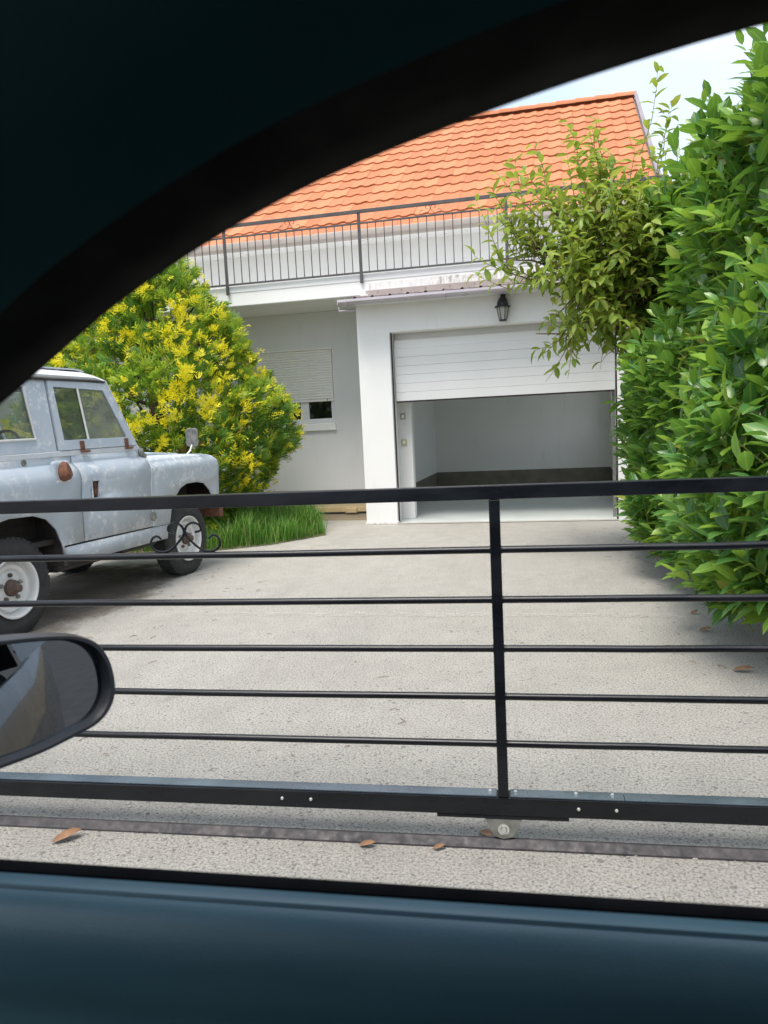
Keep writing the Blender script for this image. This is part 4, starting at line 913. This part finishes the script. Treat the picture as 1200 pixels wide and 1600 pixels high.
# fallen leaves on the concrete
DL = [((-1.645, 2.30), 38, .105, 'large dry brown leaf lying left, in front of the gate track'), ((-.56, 2.375), 5, .06, 'dry leaf in front of the track, just left of the gate roller'), ((-.31, 2.375), 20, .045, 'tiny dry leaf nearest the gate roller, in front of the track'), ((-.16, 2.50), -50, .075, 'dark curled leaf leaning against the gate roller'),
      ((1.10, 4.22), -12, .11, 'orange dry leaf lying on the concrete below the hedge, nearest the gate'), ((1.10, 4.98), 10, .09, 'brown dry leaf at the shaded foot of the hedge'), ((1.14, 5.40), 40, .07, 'small orange dry leaf half under the hedge, farthest from the gate')]
for (x, y), a, L, lb in DL:
    V, Fs = leaf_geo(L, L*.42, .5, -.1); q = MB(); q.add(V.tolist(), Fs); o = q.build('dry_leaf', 'dry_leaf', smooth=80, fix=False); o.location = (x, y, .008); o.rotation_euler = (R(8), R(-6), R(a)); tag(o, lb, 'leaf', 'fallen leaves on the concrete')
    s_ = o.modifiers.new('s', 'SOLIDIFY'); s_.thickness = .001
wb = MB(); wb.box(-.09, .09, -.03, .03, 0, .075); o = wb.build('wood_block', 'yellow_wood', bevel=.006); o.location = HM @ Vector((-1.05, 1.40, .001)); o.rotation_euler = (0, 0, YH+.05); tag(o, 'small pale wooden block lying at the foot of the house wall', 'block')

# ------------------------------------------------------------------ the car the photograph is taken from
CY = -.17
car = empty('car', (0, CY, 0), label='dark car interior framing the view, open side window and door mirror', cat='car')
def L_(p): return (p[0], p[1]-CY, p[2])
def Fl(p): return (p[0], -(p[1]-CY), p[2])
def side(z): return .62-.27*(z-1.0)
EDGE = [(-1.05, 1.02), (-.86, 1.145), (-.68, 1.262), (-.52, 1.358), (-.44, 1.403), (-.362, 1.444), (-.302, 1.479), (-.248, 1.509), (-.178, 1.540), (-.111, 1.564), (-.033, 1.584), (.038, 1.599), (.134, 1.614), (.25, 1.625), (.38, 1.628), (.52, 1.618), (.62, 1.585), (.68, 1.51), (.71, 1.35), (.72, 1.02)]
ep = smoothpts(EDGE, 3); en = []
for i in range(len(ep)):
    t = ep[min(i+1, len(ep)-1)]-ep[max(0, i-1)]; t /= np.linalg.norm(t); en.append(np.array([-t[1], t[0]]))
def lay(off, dy, zmax=9): return [(ep[i][0]+en[i][0]*off, side(ep[i][1])+dy, min(zmax, ep[i][1]+en[i][1]*off)) for i in range(len(ep))]
def both(name, mat, rows, smooth=40, sub=0):
    for fn in (L_, Fl):
        q = MB(); q.loft([[fn(p) for p in r] for r in rows]); o = q.build(name, mat, car, smooth=smooth, fix=False)
        if sub: s = o.modifiers.new('s', 'SUBSURF'); s.levels = sub; s.render_levels = sub
both('window_frame', 'seal_black', [lay(.06, .05), lay(.034, .05), lay(.024, .035), lay(.008, .012), lay(.0, .0), lay(.004, -.03), lay(.012, -.072), lay(.02, -.076)], 50)
both('pillar_trim', 'trim_dark', [lay(.010, -.070), lay(.020, -.080), lay(.045, -.100), lay(.07, -.135), lay(.085, -.18), lay(.095, -.24)], 60)
ii = [i for i in range(len(ep)) if -.50 < ep[i][0] < .70]
rw_ = lambda off, y, zz=None: [(ep[i][0]-(.0), y, (1.60+.6*(ep[i][1]+en[i][1]*off-1.60) if zz is None else zz)) for i in ii]
A_ = lay(.09, -.21)
q = MB(); top = [[A_[i] for i in ii]]
for y in (.12, -.05, -.17, -.29, -.46): top.append([(A_[i][0], y, A_[i][2]+.022) for i in ii])
top.append([(A_[i][0], 2*CY-A_[i][1], A_[i][2]) for i in ii])
q.loft([[L_(p) for p in r] for r in top]); q.build('roof_lining', 'trim_dark', car, smooth=60, fix=False)
# outer roof skin and rear
q = MB(); B_ = lay(.06, .05); C_ = lay(.10, .0); D_ = lay(.125, -.18); jj = [i for i in range(len(ep)) if ep[i][0] > -.56 and ep[i][0] < .71]
for fn in (L_, Fl): 
    qq = MB(); qq.loft([[fn(p) for p in r] for r in (B_, lay(.08, .045), C_)]); qq.build('outer_pillar', 'car_paint', car, smooth=50, fix=False)
q = MB(); q.loft([[L_(C_[i]) for i in jj], [L_(D_[i]) for i in jj], [L_((D_[i][0], CY, D_[i][2]+.02)) for i in jj], [Fl(D_[i]) for i in jj], [Fl(C_[i]) for i in jj]]); q.build('outer_roof', 'car_paint', car, smooth=50, fix=False)
# door trim: sections from the seal over the ledge and down the inside of the door
xs = [-1.15+i*.05 for i in range(39)]
def ledge(x): return 1.0168-.0074*(x+.12)
DT = [(.640, -.03), (.630, -.012), (.624, -.003), (.620, .0), (.614, -.001), (.6095, -.004), (.609, -.008)]
for fn in (L_, Fl):
    q = MB(); q.loft([[fn((x, y, ledge(x)+dz)) for x in xs] for y, dz in DT]); q.build('window_seal', 'seal_black', car, smooth=40, fix=False)
    q = MB(); q.loft([[fn((x, y, ledge(x)+dz)) for x in xs] for y, dz in [(.6092, -.009), (.6065, -.0045), (.590, -.0042), (.5878, -.0095)]]); q.build('trim_ledge', 'trim_blue', car, smooth=60, fix=False)
    q = MB(); q.loft([[fn((x, y, ledge(x)+dz)) for x in xs] for y, dz in [(.5878, -.0105), (.5855, -.0060), (.578, -.0090), (.570, -.0185), (.564, -.032), (.5605, -.048), (.561, -.065), (.566, -.085), (.576, -.105), (.59, -.14), (.585, -.22), (.55, -.30), (.53, -.42), (.56, -.50), (.58, -.62)]]); q.build('door_trim', 'trim_blue', car, smooth=70, fix=False)
m_, nt_, b_s, o_t = newmat('dimming_glass'); tr_ = N(nt_, 'ShaderNodeBsdfTransparent'); tr_.inputs[0].default_value = (.16, .18, .19, 1); nt_.links.new(tr_.outputs[0], o_t.inputs[0])
q = MB(); q.add([Fl((x, side(z)+.02, z)) for x, z in [(a, b) for a, b in EDGE]], [tuple(range(len(EDGE)))]); q.build('dimming_side_glass', 'dimming_glass', car, fix=False)  # unseen far window, its dark tint added to dim the cabin
bx('added_rear_blocker', 'trim_dark', car, .95, .98, -.72, .72, .3, 1.64)  # unseen panel added to keep light from behind out of the cabin
for y0 in (-.46, .02): 
    bx('seat_cushion', 'trim_dark', car, -.15, .42, y0+.02, y0+.44, .35, .62, bevel=.05); bx('seat_back', 'trim_dark', car, .40, .55, y0+.03, y0+.43, .55, 1.22, bevel=.05)
# outer body with wheels
secs = []
for x, hw, zt, zb in ((-2.05, .58, .72, .35), (-1.98, .70, .82, .28), (-1.7, .80, .92, .25), (-1.15, .845, .99, .24), (-.6, .86, .992, .24), (.2, .865, .992, .24), (1.0, .865, 1.0, .24), (1.6, .85, 1.05, .25), (2.05, .79, 1.03, .30), (2.12, .70, .98, .38)):
    half = [(hw-.055, zt), (hw-.035, zt-.02), (hw-.012, zt-.12), (hw, zt-.25), (hw-.004, zt-.38), (hw-.02, .45), (hw-.05, .32), (hw-.12, zb)]
    secs.append([(x, y, z) for y, z in half])
for fn in (lambda p: p, lambda p: (p[0], -p[1], p[2])):
    q = MB(); q.loft([[fn(p) for p in s] for s in secs]); q.build('outer_side', 'car_paint', car, smooth=40, fix=False)
    for x0, x1 in ((-1.02, .71), (.74, 1.50)):     # door shut lines
        pass
q = MB(); hd = [s for s in secs if s[0][0] <= -1.15]; q.loft([[(s[0][0], s[0][1]*k, s[0][2]+.06*(1-k*k)) for k in np.linspace(-1, 1, 9)] for s in hd]); q.build('bonnet', 'car_paint', car, smooth=50, fix=False)
bx('floor', 'trim_dark', car, -1.2, 2.0, -.75, .75, .24, .28)
bx('rear_seat_back', 'trim_dark', car, 1.15, 1.3, -.70, .70, .4, 1.25, bevel=.04)
bx('dashboard', 'trim_dark', car, -1.1, -.75, -.72, .72, .5, 1.02, bevel=.05)
q = MB(); q.loft([[L_((x, side(z)+.045+yy, z)) for x in (.76, 1.1, 1.55)] for z, yy in ((1.03, .02), (1.3, .015), (1.56, .0))]); q.build('rear_side_glass', 'dark_glass', car)
q = MB(); q.loft([[Fl((x, side(z)+.045+yy, z)) for x in (.76, 1.1, 1.55)] for z, yy in ((1.03, .02), (1.3, .015), (1.56, .0))]); q.build('rear_side_glass', 'dark_glass', car)
q = MB(); q.loft([[(x, y, z) for x, z in ((.62, 1.68), (1.2, 1.67), (1.75, 1.56), (2.1, 1.05))] for y in (-.66, -.3, .3, .66)]); q.build('rear_roof', 'car_paint', car, smooth=60, fix=False)
for x in (-1.35, 1.38):
    for s in (-1, 1):
        q = MB(); q.lathe([(.0, -.06), (.2, -.05), (.24, -.09), (.30, -.10), (.325, -.07), (.33, 0), (.325, .07), (.30, .10)], (x, s*.80, .318), 'Y', 32, False)
        if s > 0: q.v = [(a, 2*s*.80-b, c) for a, b, c in q.v]
        q.build('wheel', 'rubber', car, smooth=40)
# door mirror
MC = Vector((-.62, .85, 1.085)); mn = Vector((.86, -.50, .10)).normalized()
mu = Vector((0, 0, 1)).cross(mn).normalized(); mv = mn.cross(mu)
def onm(x, y):
    d = fw+cr*((x-600)/F)-cu*((y-800)/F); t = (MC-CP).dot(mn)/d.dot(mn); P = CP+d*t-MC; return (P.dot(mu), P.dot(mv))
hp = [(179, 1078), (175, 1045), (165, 1020), (150, 1003), (128, 993), (100, 989), (50, 991), (0, 996), (-60, 1003), (-105, 1015), (-128, 1040), (-130, 1090), (-122, 1160), (-105, 1215), (-70, 1228), (0, 1202), (60, 1179), (120, 1149), (152, 1130), (171, 1106)]
mouth = [onm(*p) for p in hp]; mp = smoothpts([mouth[-1]]+mouth+[mouth[0], mouth[1]], 4)[4:-5]; ctr = sum(mp)/len(mp)
def ring(s, d): return [tuple(MC+mu*float(ctr[0]+(p[0]-ctr[0])*s)+mv*float(ctr[1]+(p[1]-ctr[1])*s)+mn*d) for p in mp]
wmr = MB(); wmr.loft([[L_(p) for p in ring(s, d)] for s, d in ((.862, -.012), (.868, .004), (.90, .012), (.95, .012), (.985, .003), (1.0, -.015), (.99, -.04), (.93, -.08), (.78, -.12), (.5, -.145), (.1, -.15))], close=True)
mh = wmr.build('mirror_housing', 'mirror_plastic', car, smooth=60, fix=True)
g_ = MB(); rr_ = ring(.868, -.006); g_.add([L_(p) for p in rr_], [tuple(range(len(rr_)))]); g_.build('mirror_glass', 'mirror_glass', mh, fix=False)
q = MB(); q.tube([L_((-.80, .66, 1.03)), L_((-.76, .74, 1.05)), L_((-.70, .82, 1.08))], [.05, .04, .035], 10); q.build('mirror_arm', 'mirror_plastic', car, smooth=60)

# ------------------------------------------------------------------ loose grit and litter
rs = np.random.default_rng(31)
simple('pebble', (.16, .155, .15), (.34, .33, .31), 9, .8)
pb = MB()
for i in range(900):
    y = 1.80+rs.random()**1.5*1.3; x = rs.uniform(-2.2, 1.3); r_ = rs.uniform(.003, .010); V = []
    for h_, k in ((0, 1.0), (.55, .8)):
        for a in range(6): V.append((x+r_*k*math.cos(a*1.047+i)*rs.uniform(.8, 1.2), y+r_*.8*k*math.sin(a*1.047+i)*rs.uniform(.8, 1.2), r_*h_*.8))
    pb.add(V, [(6, 7, 8, 9, 10, 11)]+[(a, (a+1) % 6, 6+(a+1) % 6, 6+a) for a in range(6)], rs.random())
tag(pb.build('grit', 'pebble', fix=False), label='loose grit and small stones on the concrete by the gate', cat='grit', kind='stuff')
lt = MB()
for i in range(110):      # bits of twig and dry litter under the car and the hedge
    if i < 50: x, y = rs.uniform(-3.6, -2.2), rs.uniform(4.6, 7.6)
    elif i < 90: x, y = 1.05+rs.normal(0, .16), rs.uniform(4.2, 9.5)
    else: x, y = rs.uniform(-2.5, 1.0), rs.uniform(2.6, 6)
    a = rs.uniform(0, 6.28); l_ = rs.uniform(.006, .035); c_, s_ = math.cos(a)*l_, math.sin(a)*l_
    lt.tube([(x-c_, y-s_, .004), (x+rs.normal(0, .006), y+rs.normal(0, .006), .008), (x+c_, y+s_, .004)], .0016, 4)
tag(lt.build('litter', 'twig_brown', fix=False), label='scattered dry twigs and litter on the drive', cat='litter', kind='stuff')
